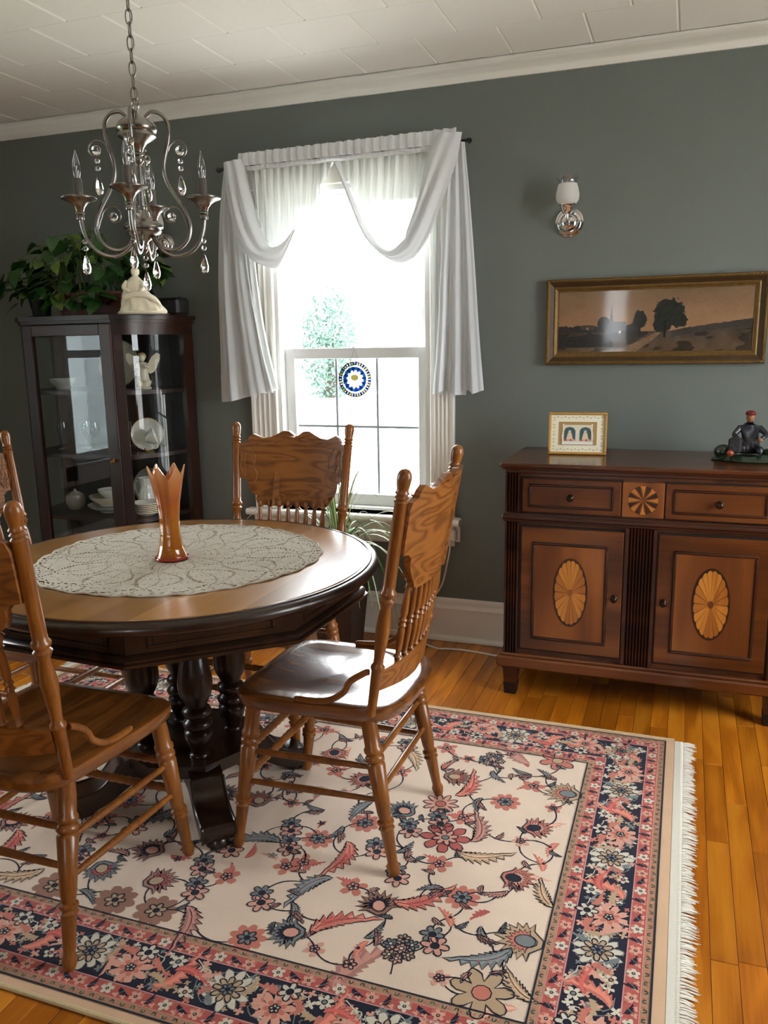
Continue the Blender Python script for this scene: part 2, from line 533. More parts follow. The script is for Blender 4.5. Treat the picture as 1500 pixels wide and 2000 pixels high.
# ------------------------------------------------------------------ back window (double hung)
X0, X1, Z0, Z1 = WIN1
win = struct(link('window_1', None)); win.location = (0, 0, 0)
def rect_frame(mb, x0, x1, z0, z1, w, y0, y1, wb=None, wt=None, b=.003):
    wb = w if wb is None else wb; wt = w if wt is None else wt
    mb.box(x0, x0 + w, y0, y1, z0, z1, b); mb.box(x1 - w, x1, y0, y1, z0, z1, b)
    mb.box(x0 + w, x1 - w, y0, y1, z1 - wt, z1, b); mb.box(x0 + w, x1 - w, y0, y1, z0, z0 + wb, b)
mb = MB()   # jamb liner lining the hole
mb.box(X0 - .005, X0 + .022, WALL_Y - .005, WALL_Y + .2, Z0, Z1); mb.box(X1 - .022, X1 + .005, WALL_Y - .005, WALL_Y + .2, Z0, Z1)
mb.box(X0, X1, WALL_Y - .005, WALL_Y + .2, Z1 - .022, Z1 + .005); mb.box(X0, X1, WALL_Y, WALL_Y + .22, Z0 - .02, Z0 + .012)
mb.build('window_jamb', W_VINYL, win, recalc=False)
# fluted casing boards
def casing_profile(w):
    pts = [(0, 0), (0, .020), (.004, .024), (.012, .024)]
    n = 4; a = .018; pw = (w - .036) / n
    for k in range(n):
        c0 = a + k * pw
        pts += [(c0, .022), (c0 + pw * .2, .016), (c0 + pw * .5, .013), (c0 + pw * .8, .016), (c0 + pw, .022)]
    pts += [(w - .012, .024), (w - .004, .024), (w, .020), (w, 0)]
    return pts
for xa in (-1.966, -1.066):
    prof = casing_profile(.11 if xa > -1.5 else .14)
    MB().prism([(xa + a, WALL_Y - d) for a, d in prof], .585, Z1 + .0, axis='Z').build('casing', W_TRIM, win, angle=30)
mb = MB(); mb.box(-1.98, -.945, WALL_Y - .026, WALL_Y, Z1, Z1 + .11, .004); mb.build('head_casing', W_TRIM, win, recalc=False)
mb = MB(); mb.sweep([(0, 0), (.05, 0), (.056, .006), (.058, .015), (.056, .024), (.05, .03), (0, .03)], [(-2.005, WALL_Y + .0, .553), (-.925, WALL_Y + .0, .553)])
mb.box(X0, X1, WALL_Y - .01, WALL_Y + .06, .56, .583)
mb.build('window_stool', W_TRIM, win)
MB().sweep([(0, 0), (.012, 0), (.018, .01), (.020, .03), (.020, .085), (.026, .092), (.030, .1), (0, .1)], [(-1.975, WALL_Y, .453), (-.955, WALL_Y, .453)]).build('apron', W_TRIM, win, angle=40)
# upper sash (outer track) and lower sash (inner track)
mb = MB(); rect_frame(mb, X0 + .03, X1 - .03, 1.30, Z1 - .02, .042, WALL_Y + .105, WALL_Y + .14, wb=.04)
us = mb.build('upper_sash', W_VINYL, win, recalc=False)
mb = MB(); mb.box(X0 + .06, X1 - .06, WALL_Y + .12, WALL_Y + .124, 1.33, Z1 - .05); mb.build('pane', GLASS, us)
for xx in (X0 + .05, X1 - .05):
    mb = MB(); mb.box(xx - .006, xx + .006, WALL_Y + .095, WALL_Y + .106, 1.38, 1.44, .003); mb.build('tilt_latch', W_VINYL, us, recalc=False)
mb = MB(); rect_frame(mb, X0 + .022, X1 - .022, Z0 + .012, 1.352, .05, WALL_Y + .045, WALL_Y + .085, wb=.055, wt=.05)
ls = mb.build('lower_sash', W_VINYL, win, recalc=False)
gx0, gx1, gz0, gz1 = X0 + .072, X1 - .072, Z0 + .067, 1.302
MUNT = pbr('grey_muntin_bar', S(150, 160, 165), .4)
cols = [gx0 + (gx1 - gx0) * k / 3 for k in range(4)]; rows = [gz0, gz0 + (gz1 - gz0) * .5, gz1]
for i in range(3):
    for j in range(2):
        mb = MB(); mb.box(cols[i], cols[i + 1], WALL_Y + .067, WALL_Y + .070, rows[j], rows[j + 1]); mb.build('pane', GLASS, ls)
for i in (1, 2):
    mb = MB(); mb.box(cols[i] - .006, cols[i] + .006, WALL_Y + .062, WALL_Y + .075, gz0, gz1, .003); mb.build('muntin', MUNT, ls, recalc=False)
mb = MB(); mb.box(gx0, gx1, WALL_Y + .063, WALL_Y + .074, rows[1] - .006, rows[1] + .006, .003); mb.build('muntin', MUNT, ls, recalc=False)
mb = MB(); mb.sphere((-1.45, WALL_Y + .04, 1.352), .008); mb.build('sash_lock', W_VINYL, ls)

# windows of the other walls (seen only as light and reflections)
def plain_window(name, axis, pos, sgn, b0, b1, z0, z1):
    w = struct(link(name, None))
    def bx(mb, p, q, d0, d1, h0, h1, b=.003):
        a, c = pos + sgn * d0, pos + sgn * d1
        if axis == 'X': mb.box(min(a, c), max(a, c), p, q, h0, h1, b)
        else: mb.box(p, q, min(a, c), max(a, c), h0, h1, b)
    mb = MB()
    for p, q, h0, h1 in ((b0 - .12, b0, z0 - .1, z1 + .12), (b1, b1 + .12, z0 - .1, z1 + .12), (b0, b1, z1, z1 + .12), (b0 - .15, b1 + .15, z0 - .13, z0)):
        bx(mb, p, q, -.024, 0, h0, h1)
    mb.build('casing', W_TRIM, w, recalc=False)
    mb = MB(); zm = (z0 + z1) / 2
    for p, q, h0, h1 in ((b0, b0 + .05, z0, z1), (b1 - .05, b1, z0, z1), (b0, b1, z1 - .05, z1), (b0, b1, z0, z0 + .06), (b0, b1, zm - .025, zm + .025)):
        bx(mb, p, q, .06, .1, h0, h1)
    mb.build('sash', W_VINYL, w, recalc=False)
    mb = MB(); bx(mb, b0 + .05, b1 - .05, .08, .084, z0 + .06, z1 - .05, 0); mb.build('pane', GLASS, w, recalc=False)
    return w
plain_window('window_2', 'X', LEFT_X, -1, *WIN2)
plain_window('window_3', 'X', RIGHT_X, 1, *WIN3)
plain_window('window_4', 'Y', FRONT_Y, -1, *WIN4)

# ------------------------------------------------------------------ outdoors
mb = MB(); mb.grid(lambda u, v: (-60 + 120 * u, -60 + 140 * v, -.7), 12, 12)
g = struct(mb.build('ground', pbr('pale_gravel_drive', S(214, 212, 204), .9, var=(.6, .08))))
mb = MB(); mb.grid(lambda u, v: (-30 + 26 * u, -20 + 23.4 * v, -.69 + .02 * math.sin(u * 40) * math.sin(v * 37)), 40, 40)
lawn = mb.build('lawn', pbr('mown_grass', S(70, 122, 30), .9, var=(3, .3)))
tag(lawn, 'green mown lawn outside the left window', 'lawn', kind='stuff')
# ------------------------------------------------------------------ dining table
OAK_V = wood('oak_upright_grain', S(96, 52, 18), S(142, 86, 32), S(164, 104, 44), 'Z', 1.3, .32, .15, rings=.6, fine=.6)
OAK_H = wood('oak_cathedral_grain', S(98, 54, 20), S(140, 86, 34), S(156, 98, 42), 'X', 1.0, .38, .12, rings=6.5, fine=.5)
OAK_SEAT = wood('oak_seat_grain', S(84, 46, 16), S(116, 68, 25), S(132, 80, 32), 'Y', .9, .25, 1.0, rings=2.2, fine=.5, cr_=.13)
T_TOP = wood('honey_table_top', S(158, 108, 54), S(176, 126, 68), S(188, 140, 82), 'Y', .6, .3, 1.0, rings=.5, fine=.6, board=(0, .105), cr_=.2)
T_DARK = wood('dark_walnut_stain', S(30, 18, 11), S(48, 29, 17), S(66, 40, 23), 'Z', 1.0, .3, .15, rings=.6)
T_DARKH = wood('dark_walnut_stain_level', S(30, 18, 11), S(50, 31, 18), S(70, 44, 25), 'X', .8, .3, .15, rings=.6)
TC = (-1.38, 2.0)
TZ = .752
RUG_T = .011
tbl = thing('dining_table', 'round pedestal dining table with honey top and dark octagonal apron', 'table', (TC[0], TC[1], 0))
mb = MB()
mb.lathe([(0, TZ), (.556, TZ), (.557, TZ - .0025), (.562, TZ - .0035), (.563, TZ - .001)], 120, close=False)
mb.lathe([(0, TZ - .012), (.5, TZ - .012)], 60, close=False)
top = mb.build('tabletop', T_TOP, tbl, 25)
mb = MB()
mb.lathe([(.560, TZ - .004), (.563, TZ), (.568, TZ), (.5705, TZ - .0035), (.574, TZ - .004), (.582, TZ - .006), (.588, TZ - .013), (.589, TZ - .021), (.585, TZ - .029), (.577, TZ - .034), (.5, TZ - .036), (.4, TZ - .03)], 120, close=False)
mb.build('edge_moulding', T_DARK, top, 40)
A0, NA = math.radians(-70), 8
def octa(r): return [(r * math.cos(A0 + 2 * PI * k / NA), r * math.sin(A0 + 2 * PI * k / NA)) for k in range(NA)]
AZ0, AZ1 = .632, TZ - .033
apo = MB()
apo.sweep([(-.022, 0), (0, 0), (.0, .084), (-.022, .084)], [(x, y, AZ0) for x, y in octa(.535)], closed=True)
apr = apo.build('apron', T_DARKH, tbl, 30)
MB().sweep([(0, 0), (.016, 0), (.020, .004), (.020, .010), (.012, .013), (.012, .018), (.016, .021), (.010, .028), (0, .03)], [(x, y, AZ0 - .004) for x, y in octa(.535)], closed=True).build('lip_moulding', T_DARK, apr, 40)
oc = octa(.535)
for k in range(NA):
    p, q = Vector((*oc[k], 0)), Vector((*oc[(k + 1) % NA], 0))
    d = (q - p); L = d.length; d.normalize(); nrm = Vector((d.y, -d.x, 0))
    M = Matrix.Translation(p) @ Matrix((d, nrm, Vector((0, 0, 1)))).transposed().to_4x4()
    m = MB()
    for (a, b, c, e) in ((.05, L - .05, .668, .676), (.05, L - .05, .7, .708), (.05, .058, .676, .7), (L - .058, L - .05, .676, .7)):
        m.box(a, b, -.002, .004, c, e, .0015, M=M)
    m.box(.062, L - .062, -.002, .0015, .679, .697, .001, M=M)
    m.build('apron_panel', T_DARKH, apr, 30)
# pedestal: four turned columns on a cross of scroll feet
CP = [(0, .030), (.02, .030), (.03, .024), (.06, .027), (.10, .037), (.14, .041), (.17, .040), (.185, .032), (.20, .041), (.225, .044), (.245, .036), (.26, .030), (.275, .040), (.30, .043), (.32, .038), (.335, .030), (.36, .034), (.40, .044), (.45, .050), (.50, .050), (.57, .045), (.66, .036), (.76, .029), (.88, .026), (.94, .028), (.95, .034), (1, .034)]
CZ0, CZ1 = .185, .66
for k in range(4):
    a = math.radians(-46 + 90 * k)
    x, y = .132 * math.cos(a), .132 * math.sin(a)
    MB().turned((x, y, CZ0), (x, y, CZ1), CP, 20).build('column', T_DARK, tbl, 60)
mb = MB(); mb.prism([(.23 * math.cos(math.radians(-1 + 45 * k)) * (1 if k % 2 else .93), .23 * math.sin(math.radians(-1 + 45 * k)) * (1 if k % 2 else .93)) for k in range(8)], .66, .69, axis='Z')
mb.build('top_block', T_DARKH, tbl)
mb = MB(); mb.prism([(.21 * math.cos(math.radians(-1 + 45 * k)), .21 * math.sin(math.radians(-1 + 45 * k))) for k in range(8)], .15, .187, axis='Z')
mb.build('base_block', T_DARKH, tbl)
FOOT = [(.06, .185), (.17, .183), (.195, .172), (.21, .168), (.225, .160), (.245, .130), (.27, .105), (.30, .092), (.335, .088), (.352, .084), (.358, .076), (.360, .055), (.352, .036), (.335, .030), (.30, .034), (.265, .045), (.235, .062), (.20, .085), (.16, .10), (.06, .105)]
for k in range(4):
    a = math.radians(-46 + 90 * k)
    M = Matrix.Rotation(a, 4, 'Z')
    m = MB()
    out = [(v.x, v.z) for v in spline([(x, 0, z) for x, z in FOOT], 3, True)]
    m.prism(out, -.046, .046, axis='Y', M=M)
    ft = m.build('foot', T_DARKH, tbl, 40)
    m = MB()
    for sy in (-1, 1):
        m.tube([(x, sy * .046, z) for x, z in [(p.x, p.z) for p in spline([(x, 0, z) for x, z in FOOT[4:13]], 3)]], .004, 6, M=M)
    m.build('foot_bead', T_DARK, ft)
    m = MB(); m.lathe([(.030, RUG_T), (.034, .016), (.034, .026), (.028, .036)], 16, M=M @ Matrix.Translation((.325, 0, 0))); m.build('bun', T_DARK, ft)

# ------------------------------------------------------------------ pressed-back oak chairs
# chair frame: +y is the way the sitter faces, origin on the floor
SEAT_Z = .462
CHAIRS = 'pressed back oak chairs round the dining table'
def post_line(s):
    return Vector((s * .204, -.168, SEAT_Z - .015)), Vector((s * .235, -.278, 1.082))
def back_pos(x, z):
    """point on the bowed, reclined back for lateral x and height z"""
    t = (z - SEAT_Z) / (1.082 - SEAT_Z)
    half = lerp(.204, .235, t)
    y = lerp(-.168, -.278, t)
    q = min(1, abs(x) / half)
    return y - .038 * (1 - q * q)
POST = [(0, 0.0115), (0.1, 0.0125), (0.195, 0.0145), (0.205, 0.01766), (0.215, 0.01766), (0.225, 0.0125), (0.25, 0.0125), (0.3, 0.015), (0.37, 0.0184), (0.42, 0.0158), (0.465, 0.01242), (0.48, 0.0175), (0.492, 0.02033), (0.503, 0.0144), (0.512, 0.02033), (0.525, 0.02033), (0.532, 0.0158), (0.56, 0.0156), (0.87, 0.015), (0.878, 0.01766), (0.886, 0.0126), (0.894, 0.01766), (0.902, 0.0126), (0.91, 0.01766), (0.918, 0.014), (0.93, 0.0148), (0.945, 0.0164), (0.962, 0.0177), (0.978, 0.017), (0.988, 0.0145), (0.996, 0.01), (1.0, 0.004)]
SPIN = [(0, 0.0065), (0.05, 0.0075), (0.07, 0.0107), (0.09, 0.0063), (0.25, 0.0092), (0.4, 0.0098), (0.44, 0.0072), (0.46, 0.01156), (0.5, 0.00765), (0.53, 0.01156), (0.56, 0.0072), (0.62, 0.01017), (0.8, 0.0085), (0.9, 0.00585), (0.92, 0.0107), (0.94, 0.007), (1, 0.0065)]
LEGP = [(0, 0.012), (0.02, 0.015), (0.055, 0.01766), (0.085, 0.013), (0.1, 0.0135), (0.29, 0.018), (0.3, 0.02194), (0.315, 0.01575), (0.33, 0.02194), (0.345, 0.02194), (0.355, 0.01548), (0.4, 0.0185), (0.7, 0.02407), (0.715, 0.018), (0.73, 0.02482), (0.75, 0.02482), (0.765, 0.01782), (0.78, 0.02482), (0.8, 0.02482), (0.815, 0.0205), (0.9, 0.021), (1, 0.0185)]
ROPE = [(0, .008), (.06, .010)] + [(.08 + .84 * k / 28, .0125 if k % 2 else .0098) for k in range(29)] + [(.94, .010), (1, .008)]
PLAIN = [(0, .0068), (.12, .0082), (.5, .0100), (.88, .0082), (1, .0068)]
def leg_pts(sx, front):
    if front: return Vector((sx * .222, .226, RUG_T)), Vector((sx * .190, .172, SEAT_Z - .03))
    return Vector((sx * .206, -.226, RUG_T)), Vector((sx * .180, -.150, SEAT_Z - .03))
def make_chair(label, loc, rz):
    ch = thing('dining_chair', label, 'chair', loc, rz, CHAIRS)
    # seat: saddled plank with a rounded back
    half = [(0, .232), (.12, .231), (.185, .222), (.216, .200), (.226, .165), (.228, .10), (.224, .02), (.216, -.06), (.212, -.11), (.206, -.155), (.188, -.195), (.15, -.222), (.09, -.236), (0, -.240)]
    out = [(v.x, v.y) for v in spline([(x, y, 0) for x, y in half] + [(-x, y, 0) for x, y in half[-2:0:-1]], 4, True)]
    n = len(out)
    rings = [(1.0, SEAT_Z - .012), (.995, SEAT_Z - .003), (.97, SEAT_Z), (.85, SEAT_Z - .002), (.7, SEAT_Z - .008), (.5, SEAT_Z - .011), (.25, SEAT_Z - .009), (.02, SEAT_Z - .006)]
    under = [(1.0, SEAT_Z - .012), (.99, SEAT_Z - .030), (.955, SEAT_Z - .040), (.02, SEAT_Z - .040)]
    vs, fs = [], []
    for seq in (rings, under):
        b0 = len(vs)
        for s_, z in seq:
            vs += [(x * s_, y * s_, z) for x, y in out]
        for i in range(len(seq) - 1):
            for k in range(n):
                k2 = (k + 1) % n
                fs.append((b0 + i * n + k, b0 + i * n + k2, b0 + (i + 1) * n + k2, b0 + (i + 1) * n + k))
        fs.append(tuple(b0 + (len(seq) - 1) * n + k for k in range(n)))
    MB().add(vs, fs).build('seat', OAK_SEAT, ch, 40)
    for s in (-1, 1):
        p0, p1 = post_line(s)
        MB().turned(p0, p1, POST, 14).build('post', OAK_V, ch, 50)
    # carved crest panel
    rt = [(0, 1.026), (.012, 1.034), (.03, 1.046), (.055, 1.047), (.08, 1.034), (.105, 1.023), (.135, 1.020), (.158, 1.030), (.172, 1.036), (.186, 1.026), (.196, 1.008), (.216, 1.0), (.222, .98), (.220, .93), (.217, .872), (.195, .868), (.182, .856), (.180, .835), (.172, .818), (.158, .811), (.148, .804), (.150, .79), (.143, .774), (.13, .768), (.10, .769), (0, .773)]
    outl = rt + [(-x, z) for x, z in rt[-2:0:-1]]
    bm = bmesh.new()
    vs = [bm.verts.new((x, 0, z)) for x, z in outl]
    f = bm.faces.new(vs)
    bmesh.ops.triangulate(bm, faces=[f])
    for cut in [-.20 + .04 * k for k in range(11)]:
        bmesh.ops.bisect_plane(bm, geom=bm.verts[:] + bm.edges[:] + bm.faces[:], plane_co=(cut, 0, 0), plane_no=(1, 0, 0))
    r = bmesh.ops.solidify(bm, geom=bm.faces[:], thickness=.017)
    for v in bm.verts:
        v.co.y += back_pos(v.co.x, v.co.z) + (-.004)
    bmesh.ops.recalc_face_normals(bm, faces=bm.faces)
    me = bpy.data.meshes.new('backrest'); bm.to_mesh(me); bm.free()
    me.materials.append(OAK_H); me.polygons.foreach_set('use_smooth', [True] * len(me.polygons)); me.set_sharp_from_angle(angle=math.radians(35))
    bk = link('backrest', me, ch)
    ys = [v.co.y - back_pos(v.co.x, v.co.z) for v in me.vertices]
    yf = max(ys) + .0005
    m = MB()
    def on(x, z): return (x, back_pos(x, z) + yf, z)
    for s in (-1, 1):
        sp = [(s * (.045 + (.028 - .0022 * k) * math.cos(.62 * k)), .80 + (.017 - .0013 * k) * math.sin(.62 * k)) for k in range(12)]
        m.tube([on(x, z) for x, z in sp], .0022, 5)
        m.tube([on(s * x, z) for x, z in ((.075, .80), (.10, .792), (.125, .80), (.138, .79))], .0022, 5)
        m.tube([on(s * x, z) for x, z in ((.196, .985), (.185, .96), (.192, .93), (.180, .905), (.188, .88))], .0024, 5)
        m.tube([on(s * x, z) for x, z in ((.205, .98), (.20, .95), (.206, .92), (.196, .89))], .0020, 5)
        m.tube([on(s * x, z) for x, z in ((.170, 1.01), (.12, .995), (.07, 1.012), (.03, 1.02))], .0022, 5)
        m.tube([on(s * x, z) for x, z in ((.175, .99), (.15, .955), (.155, .92), (.14, .885), (.15, .85))], .0020, 5)
    m.build('carving', OAK_H, bk)
    # lower rail, spindles
    m = MB()
    rl = [(-.196, .512), (-.10, .50), (0, .492), (.10, .50), (.196, .512)]
    def rail(u, v):
        x = lerp(-.196, .196, u); z = lerp(interp([(a, b) for a, b in rl], x)[0], .575 - .006 * (abs(x) / .18), v)
        return x, z
    nu = 16
    vs, fs = [], []
    for i in range(nu + 1):
        for v, dy in ((0, -.008), (1, -.008), (1, .008), (0, .008)):
            x, z = rail(i / nu, v)
            vs.append((x, back_pos(x, z) + dy, z))
    for i in range(nu):
        for k in range(4):
            fs.append((i * 4 + k, (i + 1) * 4 + k, (i + 1) * 4 + (k + 1) % 4, i * 4 + (k + 1) % 4))
    fs += [(0, 1, 2, 3), tuple(nu * 4 + k for k in range(4))]
    m.add(vs, fs).build('lower_rail', OAK_H, ch, 40)
    for k in range(8):
        xb, xt = -.125 + .25 * k / 7, -.132 + .264 * k / 7
        MB().turned((xb, back_pos(xb, .565), .565), (xt, back_pos(xt, .785), .785), SPIN, 10).build('spindle', OAK_V, ch, 50)
    # bentwood hip brackets
    for s in (-1, 1):
        p0, p1 = post_line(s)
        q = p0.lerp(p1, .195)
        pts = spline([(q.x + s * .010, q.y + .018, q.z - .002), (q.x + s * .010, q.y + .030, q.z - .006), (s * .216, -.118, .535), (s * .216, -.100, .505), (s * .216, -.065, .480), (s * .216, -.02, .470), (s * .212, .04, .467)], 5)
        MB().tube(pts, [.0085] * (len(pts) - 1) + [.006], 8).build('hip_bracket', OAK_V, ch, 60)
    for front in (True, False):
        for s in (-1, 1):
            p0, p1 = leg_pts(s, front)
            MB().turned(p0, p1, LEGP, 14).build('leg', OAK_V, ch, 50)
    def at(sx, front, z):
        p0, p1 = leg_pts(sx, front)
        return p0.lerp(p1, (z - p0.z) / (p1.z - p0.z))
    for z in (.205, .290):
        MB().turned(at(-1, True, z + .01), at(1, True, z + .01), ROPE, 10).build('stretcher', OAK_V, ch, 30)
    for z in (.235, .320):
        MB().turned(at(-1, False, z), at(1, False, z), PLAIN, 10).build('stretcher', OAK_V, ch, 60)
    for s in (-1, 1):
        for zf, zr in ((.205, .210), (.292, .296)):
            MB().turned(at(s, True, zf), at(s, False, zr), PLAIN, 10).build('stretcher', OAK_V, ch, 60)
    return ch
chair_a = make_chair('pressed-back oak chair with glossy seat, pulled out between table and sideboard', (-.87, 2.0, 0), PI / 2)
copy_thing(chair_a, (-1.375, 2.49, 0), PI, 'pressed-back oak chair standing in front of the window, carved front in view')
copy_thing(chair_a, (-1.425, 1.474, 0), 0, 'nearest pressed-back oak chair, seen from behind, cut off by the left edge')
copy_thing(chair_a, (-2.02, 2.075, 0), -PI / 2, 'pressed-back oak chair at far left, only a corner post showing, before the china cabinet')
# ------------------------------------------------------------------ sideboard
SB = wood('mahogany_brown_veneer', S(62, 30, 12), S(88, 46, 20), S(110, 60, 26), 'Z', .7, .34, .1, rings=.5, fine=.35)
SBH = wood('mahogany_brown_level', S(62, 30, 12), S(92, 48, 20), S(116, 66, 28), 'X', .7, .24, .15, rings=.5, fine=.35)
SBD = wood('dark_mahogany_trim', S(34, 15, 7), S(56, 26, 12), S(76, 38, 18), 'X', .8, .32, .1, rings=.5)
SBP = wood('tan_burl_panel', S(96, 50, 18), S(128, 72, 28), S(148, 88, 36), 'Z', .6, .32, .1, rings=.5, fine=.2)
SBDARK = pbr('blackened_groove', S(22, 11, 6), .5)
INL1 = wood('satinwood_inlay', S(150, 88, 26), S(178, 110, 38), S(196, 130, 52), 'Z', 1.5, .3, .3, rings=.4)
INL2 = wood('shaded_satinwood_inlay', S(128, 70, 20), S(152, 88, 28), S(172, 106, 40), 'Z', 1.5, .3, .3, rings=.4)
BRONZE = pbr('dark_bronze_knob', S(58, 44, 34), .3, .9)
sbx = -.122
sb = thing('sideboard', 'dark wood sideboard with oval fan inlays on its doors, under the painting', 'sideboard', (sbx, 3.03, 0))
HW, SD = .497, .49                 # half width, depth (front plane is local y=0, back at +SD)
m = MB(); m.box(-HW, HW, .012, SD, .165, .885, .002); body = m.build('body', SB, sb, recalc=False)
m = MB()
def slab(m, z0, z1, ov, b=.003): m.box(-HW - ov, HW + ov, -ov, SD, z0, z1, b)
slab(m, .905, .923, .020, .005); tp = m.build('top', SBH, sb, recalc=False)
m = MB(); slab(m, .897, .907, .012, .004); slab(m, .884, .899, .004, .003); m.build('cornice', SBD, tp, recalc=False)
m = MB(); slab(m, .722, .732, .007); slab(m, .706, .724, .014, .006); slab(m, .698, .708, .007); m.build('waist_moulding', SBD, sb, recalc=False)
m = MB(); slab(m, .16, .172, .010, .004); slab(m, .118, .162, .024, .006); m.build('plinth', SBH, sb, recalc=False)
# feet
for sx in (-1, 1):
    for yy in (.022, SD - .03):
        m = MB(); cx_ = sx * (HW - .028)
        def taper(m, z0, z1, h0, h1):
            vs = [(cx_ + a * h, yy + b * h, z) for z, h in ((z0, h0), (z1, h1)) for a, b in ((-1, -1), (1, -1), (1, 1), (-1, 1))]
            m.add(vs, [(0, 1, 2, 3), (4, 5, 6, 7)] + [(k, (k + 1) % 4, 4 + (k + 1) % 4, 4 + k) for k in range(4)])
        taper(m, .045, .108, .0245, .029); taper(m, .108, .119, .032, .032)
        lg = m.build('leg', SBD, sb)
        m = MB(); taper(m, 0, .046, .0225, .0265); m.build('foot_cap', SBDARK, lg)
# fluted pilasters
def pilaster(x0, x1, z0, z1, n, y=0.0):
    w = x1 - x0; prof = [(x0, y + .014), (x0, y - .004)]
    e = w * .10; pw = (w - 2 * e) / n
    for k in range(n):
        a = x0 + e + k * pw
        prof += [(a + pw * .08, y - .004), (a + pw * .2, y + .003), (a + pw * .5, y + .006), (a + pw * .8, y + .003), (a + pw * .92, y - .004)]
    prof += [(x1, y - .004), (x1, y + .014)]
    return MB().prism(prof, z0, z1, axis='Z').build('pilaster', SBD, sb, 30)
pilaster(-HW, -HW + .053, .735, .882, 4); pilaster(HW - .053, HW, .735, .882, 4)
pilaster(-HW, -HW + .053, .174, .696, 4); pilaster(HW - .053, HW, .174, .696, 4)
pilaster(-.055, .055, .174, .696, 8)
# side panels of the carcase
def moulded_panel(m, x0, x1, z0, z1, y, w=.012, d=.005):
    for (a, b, c, e) in ((x0, x1, z0, z0 + w), (x0, x1, z1 - w, z1), (x0, x0 + w, z0 + w, z1 - w), (x1 - w, x1, z0 + w, z1 - w)):
        m.box(a, b, y - d, y + .004, c, e, d * .7)
for s, x0, x1 in ((-1, -.433, -.076), (1, .076, .433)):
    m = MB(); m.box(x0, x1, -.006, .016, .738, .866, .003); d = m.build('drawer', SBH, sb, recalc=False)
    m = MB(); m.box(x0 - .007, x1 + .007, .006, .014, .734, .871); m.build('drawer_gap', SBDARK, d, recalc=False)
    m = MB(); moulded_panel(m, x0 + .024, x1 - .024, .757, .847, -.006, .010, .005); m.build('drawer_moulding', SBD, d, 40, recalc=False)
    xk = (x0 + x1) / 2
    m = MB(); m.lathe([(.013, 0), (.013, .003), (.008, .005), (.0065, .012), (.010, .017), (.0125, .022), (.010, .027), (.004, .029)], 16, M=Matrix.Translation((xk, -.007, .80)) @ Matrix.Rotation(PI / 2, 4, 'X'))
    m.build('knob', BRONZE, d, 60)
# fan block between the drawers
m = MB(); m.box(-.072, .072, -.005, .016, .738, .866, .002); fb = m.build('fan_block', SBP, sb, recalc=False)
for k in range(16):
    a0 = 2 * PI * k / 16
    R_ = .052 if k % 2 == 0 else .052
    pts = []
    for j in range(6):
        t = j / 5
        r = .006 + (R_ - .006) * t
        pts.append((r, a0 - .16 * t ** .6 + .0))
    for j in range(5, -1, -1):
        t = j / 5
        pts.append((.006 + (R_ - .006) * t, a0 + .16 * t ** .6 + (.06 if j == 5 else 0)))
    out = [(r * math.cos(a), .802 + r * math.sin(a)) for r, a in pts]
    m = MB(); m.prism(out, -.0062, -.0048, axis='Y'); m.build('fan_blade', (INL1, SBD)[k % 2], fb)
# doors with oval fans
def oval_fan(door, cx_, cz, rx, rz, y):
    n = 20
    rim = [(cx_ + rx * 1.10 * math.cos(2 * PI * k / 48), cz + rz * 1.06 * math.sin(2 * PI * k / 48)) for k in range(48)]
    m = MB(); m.prism(rim, y - .0010, y + .002, axis='Y'); ov = m.build('inlay_oval', SBD, door)
    for k in range(n):
        a0, a1 = 2 * PI * k / n + PI / 2, 2 * PI * (k + 1) / n + PI / 2
        out = [(cx_ + rx * .10 * math.cos(a0 + .02), cz + rz * .08 * math.sin(a0 + .02))]
        for j in range(6):
            a = lerp(a0 + .012, a1 - .012, j / 5)
            bulge = .955 + .045 * math.sin(PI * j / 5)
            out.append((cx_ + rx * bulge * math.cos(a), cz + rz * bulge * math.sin(a)))
        out.append((cx_ + rx * .10 * math.cos(a1 - .02), cz + rz * .08 * math.sin(a1 - .02)))
        m = MB(); m.prism(out, y - .0018, y, axis='Y'); m.build('inlay_petal', (INL1, INL2)[(k * 7 // 3) % 2], door)
    m = MB(); m.prism([(cx_ + .010 * math.cos(2 * PI * k / 16), cz + .014 * math.sin(2 * PI * k / 16)) for k in range(16)], y - .0026, y, axis='Y'); m.build('inlay_centre', SBP, door)
for s, x0, x1 in ((-1, -.434, -.060), (1, .060, .434)):
    m = MB(); m.box(x0, x1, -.006, .016, .196, .680, .003)
    d = m.build('door', SBH, sb, recalc=False)
    m = MB(); m.box(x0 - .006, x1 + .006, .006, .0145, .188, .687); m.build('door_gap', SBDARK, d, recalc=False)
    px0, px1 = x0 + .046, x1 - .056
    if s > 0: px0, px1 = x0 + .056, x1 - .046
    m = MB(); m.box(px0, px1, -.0075, -.003, .244, .622, .001); m.build('door_panel', SBP, d, recalc=False)
    m = MB(); moulded_panel(m, px0 - .004, px1 + .004, .240, .626, -.006, .012, .006); m.build('door_moulding', SBD, d, 40, recalc=False)
    oval_fan(d, (px0 + px1) / 2 + .006 * -s, .437, .058, .126, -.0077)
    xk = x1 - .026 if s < 0 else x0 + .026
    m = MB(); m.lathe([(.013, 0), (.013, .003), (.008, .005), (.0065, .012), (.010, .017), (.0125, .022), (.010, .027), (.004, .029)], 16, M=Matrix.Translation((xk, -.007, .43)) @ Matrix.Rotation(PI / 2, 4, 'X'))
    m.build('knob', BRONZE, d, 60)

